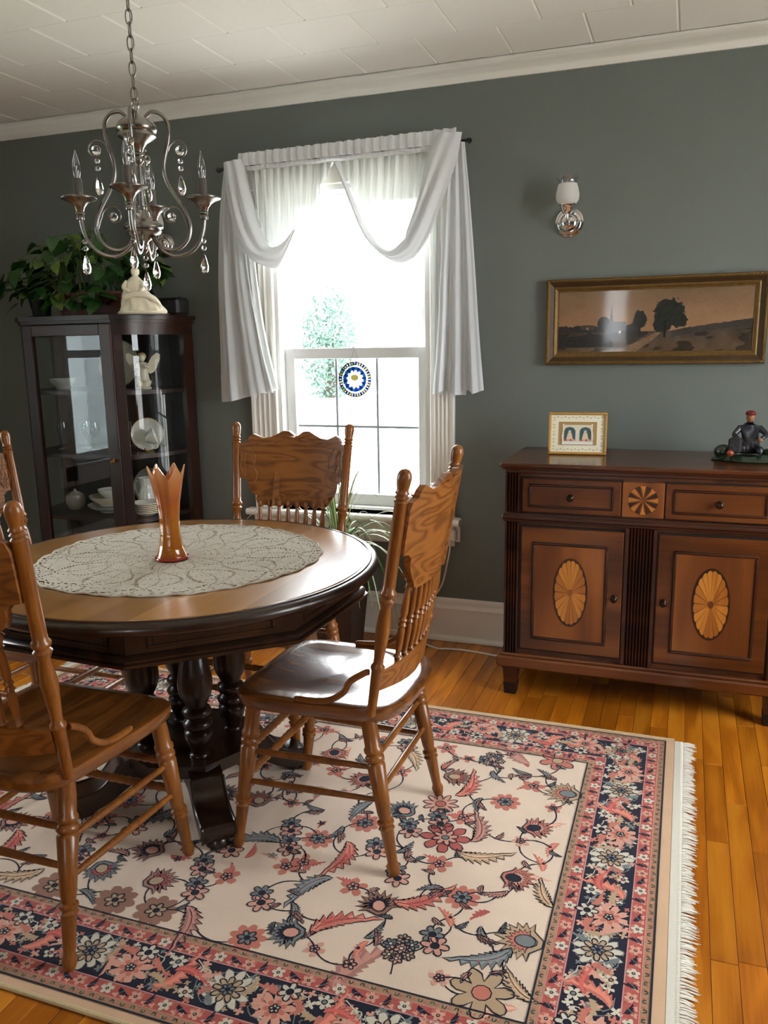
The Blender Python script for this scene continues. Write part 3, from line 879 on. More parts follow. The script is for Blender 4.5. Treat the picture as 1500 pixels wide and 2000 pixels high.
# ------------------------------------------------------------------ framed religious print on the sideboard
GOLD = pbr('bright_gilt', S(196, 148, 70), .35, .35, var=(60, .2))
pf = thing('photo_frame', 'small gilt picture frame with cream mount standing on the sideboard', 'picture frame', (-.392, 3.30, .9235), math.radians(4))
TILT = Matrix.Rotation(math.radians(-8), 4, 'X')
FW, FH = .224, .166
m = MB()
for (a, b, c, e) in ((-FW / 2, FW / 2, 0, .010), (-FW / 2, FW / 2, FH - .010, FH), (-FW / 2, -FW / 2 + .010, .010, FH - .010), (FW / 2 - .010, FW / 2, .010, FH - .010)):
    m.box(a, b, -.008, .006, c, e, .003, M=TILT)
m.build('frame', GOLD, pf, recalc=False)
def printed(name, parent, polys, mat_, M):
    """flat printed sheet: polygons (outline, colour, layer)"""
    mb, cols = MB(), []
    for out, c, ly in polys:
        mb.add([(x, -.0004 * ly, z) for x, z in out], [tuple(range(len(out)))], 0, M)
        cols.append(c)
    me = mb.mesh(name, mat_, 30, recalc=False)
    paint_faces(me, cols)
    return link(name, me, parent)
PRINT = attr_mat('printed_paper', .4, coat=.5)
def ell(cx_, cz, rx, rz, n=20): return [(cx_ + rx * math.cos(2 * PI * k / n), cz + rz * math.sin(2 * PI * k / n)) for k in range(n)]
def rect(x0, x1, z0, z1): return [(x0, z0), (x1, z0), (x1, z1), (x0, z1)]
c0 = FH / 2
P = [(rect(-.104, .104, .008, FH - .008), S(238, 232, 205), 1)]
for k in range(44):       # vine border of the mount
    t = k / 44 * 2 * ((.19) + (.132)); x, z = 0, 0
    w_, h_ = .184, .126
    t = k / 44 * 2 * (w_ + h_)
    if t < w_: x, z = -w_ / 2 + t, -h_ / 2
    elif t < w_ + h_: x, z = w_ / 2, -h_ / 2 + t - w_
    elif t < 2 * w_ + h_: x, z = w_ / 2 - (t - w_ - h_), h_ / 2
    else: x, z = -w_ / 2, h_ / 2 - (t - 2 * w_ - h_)
    P.append((ell(x, c0 + z + .0018 * (-1) ** k, .0042, .0016, 8), S(150, 140, 96) if k % 3 else S(205, 150, 120), 2))
P += [(rect(-.074, .074, c0 - .046, c0 + .046), S(176, 138, 84), 2), (rect(-.058, .058, c0 - .036, c0 + .034), S(226, 214, 186), 3)]
for s in (-1, 1):
    arch = [(s * .030 - .022, c0 - .028), (s * .030 + .022, c0 - .028), (s * .030 + .022, c0 + .010)] + [(s * .030 + .022 * math.cos(a), c0 + .010 + .016 * math.sin(a)) for a in (PI / 4, PI / 2, 3 * PI / 4)] + [(s * .030 - .022, c0 + .010)]
    P += [(arch, S(58, 92, 98), 4), ([(s * .030 - .014, c0 - .028), (s * .030 + .014, c0 - .028), (s * .030 + .007, c0 + .002), (s * .030 - .007, c0 + .002)], S(222, 204, 170), 5), (ell(s * .030, c0 + .006, .0055, .0072, 12), S(226, 190, 150), 6)]
    for k in range(4): P.append((ell(s * .030 - .015 + k * .010, c0 - .026, .0052, .0040, 8), (S(190, 84, 74), S(226, 170, 150))[k % 2], 7))
for s in (-1, 1):
    for k in range(7): P.append((ell(s * (.056 + .002 * math.sin(k)), c0 - .03 + k * .0105, .004, .005, 8), S(236, 226, 196), 8))
P.append((rect(-.060, .060, c0 - .043, c0 - .034), S(236, 236, 226), 8))
printed('printed_picture', pf, P, PRINT, TILT)
m = MB(); m.box(-.03, .03, .006, .012, .01, .12, M=TILT); m.prism([(.028, .115), (.034, .115), (.078, .0), (.072, .0)], -.018, .018, axis='X'); m.build('easel_back', pbr('brown_card', S(70, 50, 34), .8), pf, recalc=False)

# ------------------------------------------------------------------ figurine of a seated figure in a red cap
fig = thing('figurine', 'small dark figurine in a red cap seated on a green oval base, on the sideboard', 'figurine', (.228, 3.27, .9235), math.radians(-8))
GB = pbr('glossy_green_ceramic', S(26, 44, 30), .25, var=(40, .4), coat=.5)
m = MB(); m.grid(lambda u, v: ((.128 - .03 * v) * math.cos(2 * PI * u) * (1 + .05 * math.sin(6 * PI * u)), (.075 - .02 * v) * math.sin(2 * PI * u), .004 + .020 * v + .004 * math.sin(10 * PI * u) * v), 40, 4, wrap=True)
m.add([((.098) * math.cos(2 * PI * k / 40) * (1 + .05 * math.sin(6 * PI * k / 40)), .055 * math.sin(2 * PI * k / 40), .024 + .004 * math.sin(10 * PI * k / 40)) for k in range(40)], [tuple(range(40))])
m.lathe([(.0, 0), (.122, 0), (.128, .004)], 40, M=Matrix.Scale(.58, 4, (0, 1, 0)))
m.sphere((-.085, 0, .030), .034, 14, 8, sc=(1, .9, .8)); m.sphere((.07, .01, .026), .03, 14, 8, sc=(1.2, 1, .7))
m.build('base', GB, fig)
def skin_body(name, verts, edges, mat_, parent, sub=2):
    me = bpy.data.meshes.new(name)
    me.from_pydata([v[:3] for v in verts], edges, [])
    o = link(name + '_tmp', me)
    md = o.modifiers.new('skin', 'SKIN'); md.use_smooth_shade = True
    for sv, v in zip(me.skin_vertices[0].data, verts):
        r = v[3]; sv.radius = (r, r) if not isinstance(r, tuple) else r
    me.skin_vertices[0].data[0].use_root = True
    sd = o.modifiers.new('sub', 'SUBSURF'); sd.levels = sub; sd.render_levels = sub
    dg = bpy.context.evaluated_depsgraph_get()
    res = bpy.data.meshes.new_from_object(o.evaluated_get(dg))
    bpy.data.objects.remove(o, do_unlink=True)
    res.materials.clear(); res.materials.append(mat_)
    res.polygons.foreach_set('use_smooth', [True] * len(res.polygons))
    return link(name, res, parent)
FIGM = pbr('dark_glazed_clothing', S(30, 32, 40), .35, var=(45, .5), coat=.3)
V = [(0, .01, .050, .028), (0, .008, .085, .026), (0, .0, .118, .028), (0, -.002, .135, .012), (0, -.006, .148, .010),
     (-.034, -.004, .120, .013), (-.052, -.022, .094, .010), (-.030, -.044, .082, .008),
     (.034, -.002, .120, .013), (.060, -.014, .098, .010), (.040, -.040, .084, .008),
     (-.026, -.02, .044, .018), (-.040, -.058, .052, .014), (-.038, -.062, .030, .010),
     (.026, -.02, .044, .018), (.044, -.056, .050, .014), (.040, -.062, .030, .010)]
E_ = [(0, 1), (1, 2), (2, 3), (3, 4), (2, 5), (5, 6), (6, 7), (2, 8), (8, 9), (9, 10), (0, 11), (11, 12), (12, 13), (0, 14), (14, 15), (15, 16)]
skin_body('body', V, E_, FIGM, fig, 2)
FSK = pbr('painted_ceramic_skin', S(150, 98, 66), .45)
m = MB(); m.sphere((0, -.010, .160), .0165, 16, 10, sc=(.9, 1, 1.15)); hd = m.build('head', FSK, fig)
m = MB(); m.sphere((0, -.0262, .157), .0035, 8, 6); m.build('nose', FSK, hd)
for _p in ((-.030, -.050, .080), (.040, -.046, .082)):
    m = MB(); m.sphere(_p, .0085, 10, 6); m.build('hand', FSK, fig)
for s in (-1, 1):
    m = MB(); m.sphere((s * .0058, -.0250, .162), .0016, 6, 4); m.build('eye', SBDARK, hd)
m = MB(); m.sphere((0, -.006, .173), .0185, 16, 8, sc=(1, 1.05, .62)); m.sphere((0, -.024, .169), .011, 12, 6, sc=(1.1, .9, .22)); m.build('cap', pbr('dark_red_cap', S(112, 30, 28), .5), fig)
m = MB(); m.box(-.064, -.020, -.072, -.040, .034, .088, .006); m.build('basket', pbr('dark_wicker', S(40, 34, 34), .6, bump=(300, .5)), fig, recalc=False)
for dx, dy, c in ((-.055, -.066, S(150, 60, 30)), (.09, -.03, S(160, 82, 44)), (.105, -.015, S(130, 60, 40))):
    m = MB(); m.sphere((dx, dy, .034), .013, 10, 8); m.build('fruit', pbr('glazed_fruit', c, .35), fig)
# ------------------------------------------------------------------ china cabinet with bowed glass sides
CW = wood('aged_mahogany', S(24, 11, 6), S(42, 20, 11), S(58, 29, 16), 'Z', .8, .36, .0, rings=.5)
CWH = wood('aged_mahogany_level', S(24, 11, 6), S(42, 20, 11), S(58, 29, 16), 'X', .8, .36, .0, rings=.5)
CGLASS = see_through('cabinet_glass', (.93, .95, .95, 1), .0, 1.5, 1.0)
CX, CY = -2.6575, 3.10
cab = thing('china_cabinet', 'dark wood china cabinet with bowed glass sides standing against the wall', 'cabinet', (CX, CY, 0))
SIDE = [(.2475, 0), (.282, .022), (.313, .055), (.338, .095), (.358, .14), (.376, .20), (.388, .265), (.395, .335), (.398, .41)]
def footprint(grow=0.0, back=.41):
    r = []
    for i, (x, y) in enumerate(SIDE):
        a, b = SIDE[max(i - 1, 0)], SIDE[min(i + 1, len(SIDE) - 1)]
        t = Vector((b[0] - a[0], b[1] - a[1], 0)).normalized()
        n = Vector((t.y, -t.x, 0)) if i else Vector((.25, -.97, 0))
        r.append((x + n.x * grow, min(y + n.y * grow, back)))
    return [(-x, y) for x, y in r[::-1]] + r
def plate(name, z0, z1, grow, mat_, parent):
    m = MB(); m.prism(footprint(grow), z0, z1, axis='Z'); return m.build(name, mat_, parent, 30)
tp = plate('top', 1.492, 1.512, .022, CWH, cab)
plate('cornice', 1.478, 1.492, .010, CWH, tp)
plate('bottom', .16, .20, .012, CWH, cab)
SHELF = (1.175, .880, .580)
for z in SHELF: plate('shelf', z - .018, z, -.014, CWH, cab)
m = MB(); m.box(-.395, .395, .395, .412, .16, 1.49); m.build('back_panel', pbr('dark_cabinet_back', S(20, 18, 17), .6), cab, recalc=False)
def curve_rail(s, z0, z1, i0, i1, th=.022):
    pts = [(x, y) for x, y in SIDE[i0:i1 + 1]]
    inner = []
    for i, (x, y) in enumerate(pts):
        a, b = pts[max(i - 1, 0)], pts[min(i + 1, len(pts) - 1)]
        t = Vector((b[0] - a[0], b[1] - a[1], 0)).normalized()
        inner.append((x - t.y * th, y + t.x * th))
    out = [(s * x, y) for x, y in pts] + [(s * x, y) for x, y in inner[::-1]]
    m = MB(); m.prism(out, z0, z1, axis='Z'); return m
for s in (-1, 1):
    sd = curve_rail(s, .20, .27, 0, 8).build('side_frame', CWH, cab, 30)
    curve_rail(s, 1.425, 1.478, 0, 8).build('top_rail', CWH, sd, 30)
    curve_rail(s, .27, 1.425, 0, 1, .026).build('front_stile', CW, sd, 30)
    curve_rail(s, .27, 1.425, 7, 8, .024).build('back_stile', CW, sd, 30)
    m = MB()
    sm = [(v.x, v.y) for v in spline([(x, y, 0) for x, y in SIDE[1:8]], 4)]
    m.grid(lambda u, v: (s * (sm[round(u * (len(sm) - 1))][0] - .008), sm[round(u * (len(sm) - 1))][1] + .004, lerp(.27, 1.425, v)), len(sm) - 1, 6)
    m.build('curved_pane', CGLASS, sd, 180)
    for yy, xx in ((.05, .27), (.38, .37)):
        m = MB(); m.turned((s * xx, yy, 0), (s * xx, yy, .165), [(0, .018), (.1, .024), (.3, .020), (.6, .026), (.8, .034), (1, .036)], 12); m.build('leg', CW, cab, 50)
# flat door
m = MB()
m.box(-.2455, -.192, -.012, .014, .205, 1.474, .003)
dr = m.build('door', CW, cab, recalc=False)
m = MB(); m.box(.185, .2455, -.012, .014, .205, 1.474, .003); m.build('door_stile', CW, dr, recalc=False)
m = MB(); m.box(-.192, .185, -.012, .014, 1.424, 1.474, .003); m.build('door_rail', CWH, dr, recalc=False)
m = MB(); m.box(-.192, .185, -.012, .014, .205, .275, .003); m.build('door_rail', CWH, dr, recalc=False)
m = MB(); m.box(-.192, .185, -.001, .002, .275, 1.424); m.build('door_pane', CGLASS, dr, recalc=False)
m = MB(); m.lathe([(.010, 0), (.010, .003), (.004, .005), (.004, .012), (.009, .016), (.006, .022)], 12, M=Matrix.Translation((.216, -.012, .86)) @ Matrix.Rotation(PI / 2, 4, 'X')); m.build('door_knob', pbr('aged_brass', S(120, 90, 44), .35, .9), dr)

# ---- china inside
CHINA = pbr('white_china', S(226, 224, 214), .2, coat=.4)
CREAM = pbr('cream_china', S(222, 212, 190), .25, coat=.4)
GOLDRIM = pbr('gilt_rim', S(190, 150, 80), .35, .7)
def plate_mesh(r):
    return MB().lathe([(0, .003), (r * .55, .003), (r * .6, .006), (r * .95, .018), (r, .021), (r, .018), (r * .62, .002), (r * .55, 0), (0, 0)], 32)
def stand_plate(name, label, loc, r, mat_, tilt=12, group=None, rz=0):
    t = thing(name, label, 'plate', loc, rz, group)
    M = Matrix.Translation((0, 0, r * math.cos(math.radians(tilt)))) @ Matrix.Rotation(math.radians(90 - tilt), 4, 'X')
    m = MB(); q = plate_mesh(r); m.add(q.v, q.f, 0, M); m.build('dish', mat_, t, 40)
    m = MB(); m.tube([(r * .99 * math.cos(2 * PI * k / 40), r * .99 * math.sin(2 * PI * k / 40), .021) for k in range(40)], .0016, 5, closed=True, M=M); m.build('rim_band', GOLDRIM, t)
    return t
def flat_lathe(name, label, cat, loc, prof, mat_, group=None, extra=None):
    t = thing(name, label, cat, loc, 0, group)
    MB().lathe(prof, 28).build('bowl' if cat in ('bowl', 'cup') else 'vessel', mat_, t, 45)
    if extra: extra(t)
    return t
def on_shelf(px, py, k): return (px, py, SHELF[k] + .0005)
stand_plate('platter', 'large cream platter standing at the back of the top shelf', on_shelf(-2.62, 3.42, 0), .115, CREAM, 10)
BOWLP = lambda r, h: [(0, .002), (r * .4, .002), (r * .42, 0), (r * .5, 0), (r * .52, .006), (r * .8, h * .45), (r * .96, h * .8), (r, h), (r * .97, h), (r * .76, h * .48), (r * .4, .012), (0, .010)]
flat_lathe('bowl', 'small pale bowl at the left of the top shelf', 'bowl', on_shelf(-2.86, 3.28, 0), BOWLP(.062, .05), CHINA)
# cherub statuette
ang = thing('angel_figurine', 'cream winged angel figurine on the top shelf behind curved glass', 'figurine', on_shelf(-2.405, 3.30, 0), math.radians(20))
V = [(0, 0, .055, .026), (0, 0, .085, .022), (0, 0, .112, .020), (0, -.002, .128, .010), (-.022, -.005, .112, .009), (-.030, -.025, .095, .007), (-.008, -.036, .100, .006), (.022, -.005, .112, .009), (.030, -.022, .098, .007), (.014, -.036, .112, .006), (-.014, -.010, .035, .018), (-.012, -.020, .008, .012), (.014, -.004, .035, .018), (.016, -.014, .008, .012)]
skin_body('body', V, [(0, 1), (1, 2), (2, 3), (2, 4), (4, 5), (5, 6), (2, 7), (7, 8), (8, 9), (0, 10), (10, 11), (0, 12), (12, 13)], CREAM, ang)
m = MB(); m.sphere((0, -.006, .146), .018, 14, 10, sc=(.9, .95, 1.1)); hd = m.build('head', CREAM, ang)
m = MB(); m.sphere((0, -.001, .152), .0195, 14, 8, sc=(1, 1, .9)); m.build('hair', pbr('tan_glaze', S(196, 164, 116), .4), ang)
for s in (-1, 1):
    out = [(0, .085), (.012, .12), (.03, .15), (.055, .168), (.068, .16), (.066, .135), (.056, .115), (.048, .095), (.034, .078), (.018, .07)]
    m = MB(); m.prism([(s * (x + .012), z) for x, z in out], .010, .018, axis='Y'); m.build('wing', CREAM, ang)
m = MB(); m.lathe([(.034, 0), (.036, .006), (.028, .012), (0, .014)], 18); m.build('base', CREAM, ang)
# saucer with teacup on a stand, middle shelf
sp = stand_plate('display_plate', 'scalloped white plate standing upright on the middle shelf', on_shelf(-2.425, 3.33, 1), .078, CHINA, 8, rz=math.radians(25))
cup = thing('teacup', 'white teacup tipped on edge before the upright scalloped plate', 'cup', (-2.392, 3.265, SHELF[1] + .062), 0)
M = Matrix.Rotation(math.radians(68), 4, 'Y') @ Matrix.Rotation(math.radians(-30), 4, 'X')
m = MB(); m.lathe([(0, 0), (.018, 0), (.020, .004), (.034, .022), (.041, .046), (.039, .046), (.031, .022), (.016, .007), (0, .006)], 24, M=M); m.build('bowl', CHINA, cup)
m = MB(); m.tube([M @ Vector(p) for p in ((.034, 0, .036), (.052, 0, .040), (.058, 0, .028), (.050, 0, .014), (.028, 0, .014))], .003, 6); m.build('handle', CHINA, cup)
m = MB(); m.tube([(-.02, .03, -.058), (-.01, .01, -.06), (0, -.01, -.055), (.004, -.02, -.04)], .002, 5); m.tube([(.02, .03, -.058), (.012, .01, -.06), (.006, -.01, -.055), (.004, -.02, -.04)], .002, 5); m.build('wire_stand', GOLDRIM, cup)
GLASSW = see_through('crystal_stemware', (.9, .93, .93, 1), .03, 1.5, 2.0)
for k, (x, y) in enumerate(((-2.88, 3.27), (-2.80, 3.34), (-2.70, 3.28), (-2.56, 3.36))):
    flat_lathe('goblet', 'clear stem glass on the middle shelf behind the door, ' + ('farthest left of the row', 'second from the left', 'third from the left', 'farthest right of the row')[k], 'glass', on_shelf(x, y, 1), [(.026, 0), (.026, .002), (.004, .008), (.0035, .05), (.010, .058), (.026, .08), (.028, .11), (.024, .135), (.0225, .135), (.026, .11), (.024, .082), (.006, .062), (0, .06)], GLASSW, 'stem glasses on the middle shelf')
# lower shelf: sugar bowl, stacked serving bowls, pitcher, stack of saucers, teacup
sg = flat_lathe('sugar_bowl', 'white lidded sugar pot at the left of the lower shelf', 'pot', on_shelf(-2.84, 3.27, 2), [(0, .004), (.03, .004), (.032, 0), (.036, .004), (.046, .03), (.047, .06), (.042, .075), (.040, .075), (.02, .088), (.006, .092), (.008, .1), (0, .104)], CHINA)
for k in range(3):
    z = .580 + .0005 + (0, .030, .064)[k]
    flat_lathe('serving_bowl', ('wide white serving dish at the bottom of the lower shelf stack', 'white serving bowl in the middle of the lower shelf stack', 'small white bowl topping the lower shelf stack')[k], 'bowl', (-2.63, 3.28, z), BOWLP((.115, .105, .062)[k], (.036, .050, .046)[k]), (CHINA, CREAM, CHINA)[k], 'bowls stacked on the lower shelf')
pit = thing('pitcher', 'white ribbed pitcher standing on the lower shelf behind curved glass', 'pitcher', (-2.475, 3.36, SHELF[2] + .0005))
def pf_(u, v):
    r, z = interp([(0, .034, 0), (.08, .036, .006), (.35, .046, .05), (.55, .042, .085), (.75, .030, .12), (.88, .033, .14), (1, .040, .16)], v)
    a = 2 * PI * u
    r *= 1 + .03 * math.cos(14 * a) + (.35 * max(0, math.cos(a)) ** 8 * max(0, v - .8) * 5)
    return (r * math.cos(a), r * math.sin(a), z)
m = MB(); m.grid(pf_, 56, 24, wrap=True); m.build('vessel', CHINA, pit)
m = MB(); m.tube(spline([(-.030, 0, .135), (-.058, 0, .14), (-.068, 0, .11), (-.056, 0, .07), (-.042, 0, .055)], 4), .005, 7); m.build('handle', CHINA, pit)
for k in range(6):
    t = thing('saucer', ('lowest', 'second lowest', 'third from the bottom', 'third from the top', 'second from the top', 'topmost')[k] + ' white saucer of the stack on the lower shelf', 'saucer', (-2.40, 3.24, SHELF[2] + .0005 + k * .0085), 0, 'saucers stacked on the lower shelf')
    q = plate_mesh(.072); MB().add(q.v, q.f).build('dish', CHINA, t, 40)
    m = MB(); m.tube([(.0712 * math.cos(2 * PI * j / 32), .0712 * math.sin(2 * PI * j / 32), .0205) for j in range(32)], .0011, 4, closed=True); m.build('rim_band', GOLDRIM, t)
tc = flat_lathe('teacup', 'white teacup with curled handle at the right of the lower shelf', 'cup', on_shelf(-2.325, 3.30, 2), [(0, .002), (.020, .002), (.022, 0), (.024, .004), (.036, .022), (.041, .056), (.039, .056), (.033, .022), (.018, .008), (0, .007)], CHINA)
m = MB(); m.tube(spline([(-.037, -.01, .046), (-.058, -.015, .050), (-.062, -.016, .03), (-.046, -.012, .016), (-.034, -.01, .018)], 4), .003, 6); m.build('handle', CHINA, tc)
stand_plate('display_plate', 'grey glass plate standing at the back of the lower shelf', on_shelf(-2.52, 3.46, 2), .095, pbr('smoky_glass_plate', S(120, 124, 122), .15, coat=.5), 8)
flat_lathe('bowl', 'cream bowl low down on the floor of the cabinet', 'bowl', (-2.84, 3.24, .2005), BOWLP(.085, .07), CREAM)

# ------------------------------------------------------------------ on top of the cabinet
LEAF1 = pbr('pothos_green', S(34, 74, 24), .35, var=(14, .45), coat=.2)
LEAF2 = pbr('pothos_variegated', S(92, 116, 44), .38, var=(30, .5), coat=.2)
TOPZ = 1.5125
pot = thing('pothos_plant', 'trailing green pothos in a reddish brown trough on the china cabinet', 'plant', (-2.62, 3.30, TOPZ))
TERRA = pbr('red_brown_plastic', S(92, 44, 32), .5)
m = MB()
for (h0, z0, h1, z1) in ((.165, 0, .185, .105),):
    vs = [(a * h0, b * .068, z0) for a, b in ((-1, -1), (1, -1), (1, 1), (-1, 1))] + [(a * h1, b * .082, z1) for a, b in ((-1, -1), (1, -1), (1, 1), (-1, 1))]
    vs += [(a * (h1 - .008), b * .074, z1) for a, b in ((-1, -1), (1, -1), (1, 1), (-1, 1))] + [(a * (h0 - .004), b * .062, z1 - .025) for a, b in ((-1, -1), (1, -1), (1, 1), (-1, 1))]
    fs = [(0, 1, 2, 3)] + [(L_ * 4 + k, L_ * 4 + (k + 1) % 4, L_ * 4 + 4 + (k + 1) % 4, L_ * 4 + 4 + k) for L_ in range(3) for k in range(4)] + [(12, 13, 14, 15)]
    m.add(vs, fs)
trough = m.build('trough', TERRA, pot, 30)
m = MB()
for (a, b, c, e) in ((-.190, .190, -.087, -.079), (-.190, .190, .079, .087), (-.190, -.182, -.079, .079), (.182, .190, -.079, .079)): m.box(a, b, c, e, .096, .110, .002)
m.build('trough_rim', TERRA, trough, recalc=False)
def leaf_mesh(name, w, l, mat_, droop=.25):
    half = [(0, 0), (.30, -.10), (.46, .02), (.50, .22), (.42, .45), (.26, .70), (.10, .90), (0, 1.0)]
    mid = [0, .0, .12, .28, .46, .70, .88, 1.0]
    vs, fs = [], []
    for i, (x, y) in enumerate(half):
        zz = -droop * l * (max(0, y) ** 1.7)
        ym = mid[i]
        vs += [(-x * w * 2, y * l, zz - .10 * w * (x * 2) + .06 * w), (0, ym * l, -droop * l * ym ** 1.7), (x * w * 2, y * l, zz - .10 * w * (x * 2) + .06 * w)]
    for i in range(len(half) - 1):
        b = i * 3
        fs += [(b, b + 1, b + 4, b + 3), (b + 1, b + 2, b + 5, b + 4)]
    return MB().add(vs, fs).mesh(name, mat_, 180, recalc=False)
LM = [leaf_mesh('leaf', .034, .085, LEAF1), leaf_mesh('leaf', .040, .098, LEAF1, .35), leaf_mesh('leaf', .036, .09, LEAF2, .3)]
rng = random.Random(11)
stems = MB()
for k in range(230):
    u = rng.random()
    x = lerp(-.50, .34, u)
    front = rng.random()
    y = lerp(-.16, .10, front)
    zt = .30 - .25 * (abs(x + .05) / .5) ** 2
    z = .11 + (zt - .05) * rng.random() ** .8 + .02
    if rng.random() < .16: z = .06 + .07 * rng.random(); y = -.15 + .06 * rng.random()
    if x < -.30: z = max(.06, z * .9)
    if x > .15: y, z = max(y, .03), max(z, .18)
    if -.35 < x < -.2: z = max(z, .13)
    a = math.atan2(y - .05, (x) * .5 + rng.uniform(-.25, .25)) - PI / 2
    o = link('leaf', LM[(0, 1, 0, 2, 1)[k % 5]], pot)
    o.location = (x, y, z)
    o.rotation_euler = (rng.uniform(-1.1, .1), rng.uniform(-.5, .5), a + rng.uniform(-.7, .7))
    o.scale = (rng.uniform(.6, 1.0),) * 3
    if k % 3 == 0:
        bx, by = max(-.16, min(.16, x * .55)), max(-.06, min(.06, y))
        stems.tube(spline([(bx, by, .085), (lerp(bx, x, .35), by, z * .8 + .07), (x, y, z)], 4), .0022, 5)
st = stems.build('stem', pbr('pothos_stem', S(70, 96, 40), .5), pot)
st['kind'] = 'stuff'
m = MB(); m.box(-.16, .16, -.062, .062, .07, .082); m.build('soil', pbr('potting_soil', S(32, 24, 18), .95, bump=(80, .8)), pot, recalc=False)
bp = thing('plant_pot', 'black round pot left of the reddish trough on the china cabinet', 'pot', (-2.895, 3.22, TOPZ))
BLACK = pbr('matte_black_glaze', S(16, 16, 18), .45)
MB().lathe([(0, 0), (.036, 0), (.040, .01), (.046, .07), (.050, .075), (.050, .085), (.045, .085), (.040, .02), (0, .016)], 24).build('vessel', BLACK, bp, 40)
MB().lathe([(.055, .0), (.058, .006), (.056, .008), (0, .004)], 24).build('saucer_rim', BLACK, bp, 40)
bp2 = thing('candle_jar', 'dark round jar between the trough and the white statuette', 'jar', (-2.385, 3.33, TOPZ))
MB().lathe([(0, 0), (.040, 0), (.043, .005), (.043, .10), (.036, .108), (.036, .125), (.032, .125), (.032, .105), (.038, .098), (.038, .01), (0, .008)], 24).build('vessel', pbr('dark_blue_glass', S(14, 18, 26), .2, coat=.5), bp2, 40)
MB().lathe([(.0375, .1245), (.0395, .127), (.0395, .137), (.036, .140), (0, .140)], 24).build('lid', BLACK, bp2, 40)
# white statuette: plain seated robed figure on a rocky base
STATUE = pbr('ivory_bisque', S(232, 222, 198), .55)
st = thing('statuette', 'ivory statuette of a seated robed figure on a lace mat, top of the china cabinet', 'statuette', (-2.305, 3.19, TOPZ + .003), math.radians(18))
def robe(u, v):
    a = 2 * PI * u
    rx, ry, z, ox = interp([(0, .098, .052, .0, .0), (.08, .100, .054, .010, .0), (.2, .088, .052, .03, .0), (.38, .074, .050, .062, -.012), (.52, .062, .044, .085, -.02), (.68, .046, .036, .110, -.026), (.82, .040, .030, .136, -.026), (.93, .026, .020, .152, -.024), (1, .012, .011, .164, -.022)], v)
    w = 1 + (.10 * math.sin(7 * a + 5 * v) + .05 * math.sin(15 * a - 8 * v)) * (1 - v)
    return (ox + rx * w * math.cos(a), ry * w * math.sin(a), z)
m = MB(); m.grid(robe, 64, 30, wrap=True); m.add([robe(k / 64, 0) for k in range(64)], [tuple(range(64))]); m.build('robe', STATUE, st, 80)
m = MB(); m.sphere((-.022, -.004, .178), .0165, 14, 10, sc=(.9, 1, 1.15)); m.build('head', STATUE, st)
m = MB(); m.sphere((-.020, .001, .182), .0195, 14, 10, sc=(.95, .95, 1.1)); m.build('hood', STATUE, st)
for s in (-1, 1):
    m = MB(); m.tube(spline([(-.026 + s * .030, -.010, .138), (-.022 + s * .044, -.026, .112), (-.012 + s * .022, -.044, .092)], 5), [.011, .0112, .0114, .0115, .0115, .011, .0105, .010, .009, .008, .006], 10); m.build('sleeve', STATUE, st)
m = MB(); m.tube(spline([(-.06, -.045, .07), (-.01, -.055, .082), (.04, -.05, .078), (.075, -.03, .055), (.092, -.02, .03)], 5), [.012] * 15 + [.010, .009, .008, .007, .006, .005], 10); m.build('drape', STATUE, st)
m = MB(); m.lathe([(0, 0), (.108, 0), (.112, .005), (.104, .012), (0, .012)], 28, M=Matrix.Scale(.6, 4, (0, 1, 0))); m.build('base', STATUE, st)
# lace mat under the statuette
def lace(u, v):
    a = 2 * PI * u
    r = .118 * (1 + .06 * abs(math.sin(9 * a / 2))) * (1 - v * .95)
    y = r * .85 * math.sin(a)
    x = r * math.cos(a)
    return (x, y, .0012)
m = MB(); m.grid(lace, 72, 6, wrap=True)
lm = m.build('lace_mat', cloth('white_lace', S(236, 232, 220), .2, .15)); lm.location = (-2.305, 3.19, TOPZ); tag(lm, 'small white scalloped lace mat under the ivory statuette', 'lace mat')
m = MB(); m.box(-.065, .065, -.05, .05, 0, .078, .012); bx = m.build('speaker_body', pbr('dark_radio_case', S(20, 18, 18), .5)); bx.name = 'case'
rad = thing('radio', 'small dark rounded box at the right end of the china cabinet top', 'radio', (-2.275, 3.38, TOPZ))
bx.parent = rad
m = MB(); m.box(-.05, .05, -.0525, -.049, .012, .066, .004); m.build('grille', pbr('black_mesh', S(12, 12, 12), .7, bump=(900, .6)), rad, recalc=False)
m = MB(); m.lathe([(.006, 0), (.006, .006), (0, .007)], 12, M=Matrix.Translation((.04, 0, .078))); m.build('knob', BRONZE, rad)
# ------------------------------------------------------------------ chandelier
NICKEL = pbr('brushed_nickel', (.30, .285, .26, 1), .26, 1.0, bump=(400, .03))
CRYSTAL = pbr('cut_crystal', (1, 1, 1, 1), .0, 0, trans=1.0, ior=1.52)
BULB = see_through('clear_bulb_glass', (.96, .97, .97, 1), .0, 1.5, 2.2)
CANDLE = pbr('grey_candle_sleeve', S(104, 101, 96), .3, .6)
HX, HY = -1.422, 2.0
chn = thing('chandelier', 'brushed nickel chandelier with four candle arms and crystal drops over the table', 'chandelier', (HX, HY, 1.5))
Z = lambda z: z - 1.5
m = MB(); m.lathe([(.004, Z(1.985)), (.012, Z(1.978)), (.020, Z(1.972)), (.040, Z(1.960)), (.050, Z(1.950)), (.054, Z(1.940)), (.051, Z(1.931)), (.047, Z(1.929)), (.050, Z(1.925)), (.050, Z(1.919)), (.040, Z(1.912)), (.024, Z(1.902)), (.015, Z(1.890)), (.012, Z(1.880)), (.014, Z(1.877)), (.014, Z(1.873)), (.009, Z(1.870)), (.013, Z(1.864)), (.013, Z(1.857)), (.008, Z(1.851)), (.007, Z(1.847))], 32)
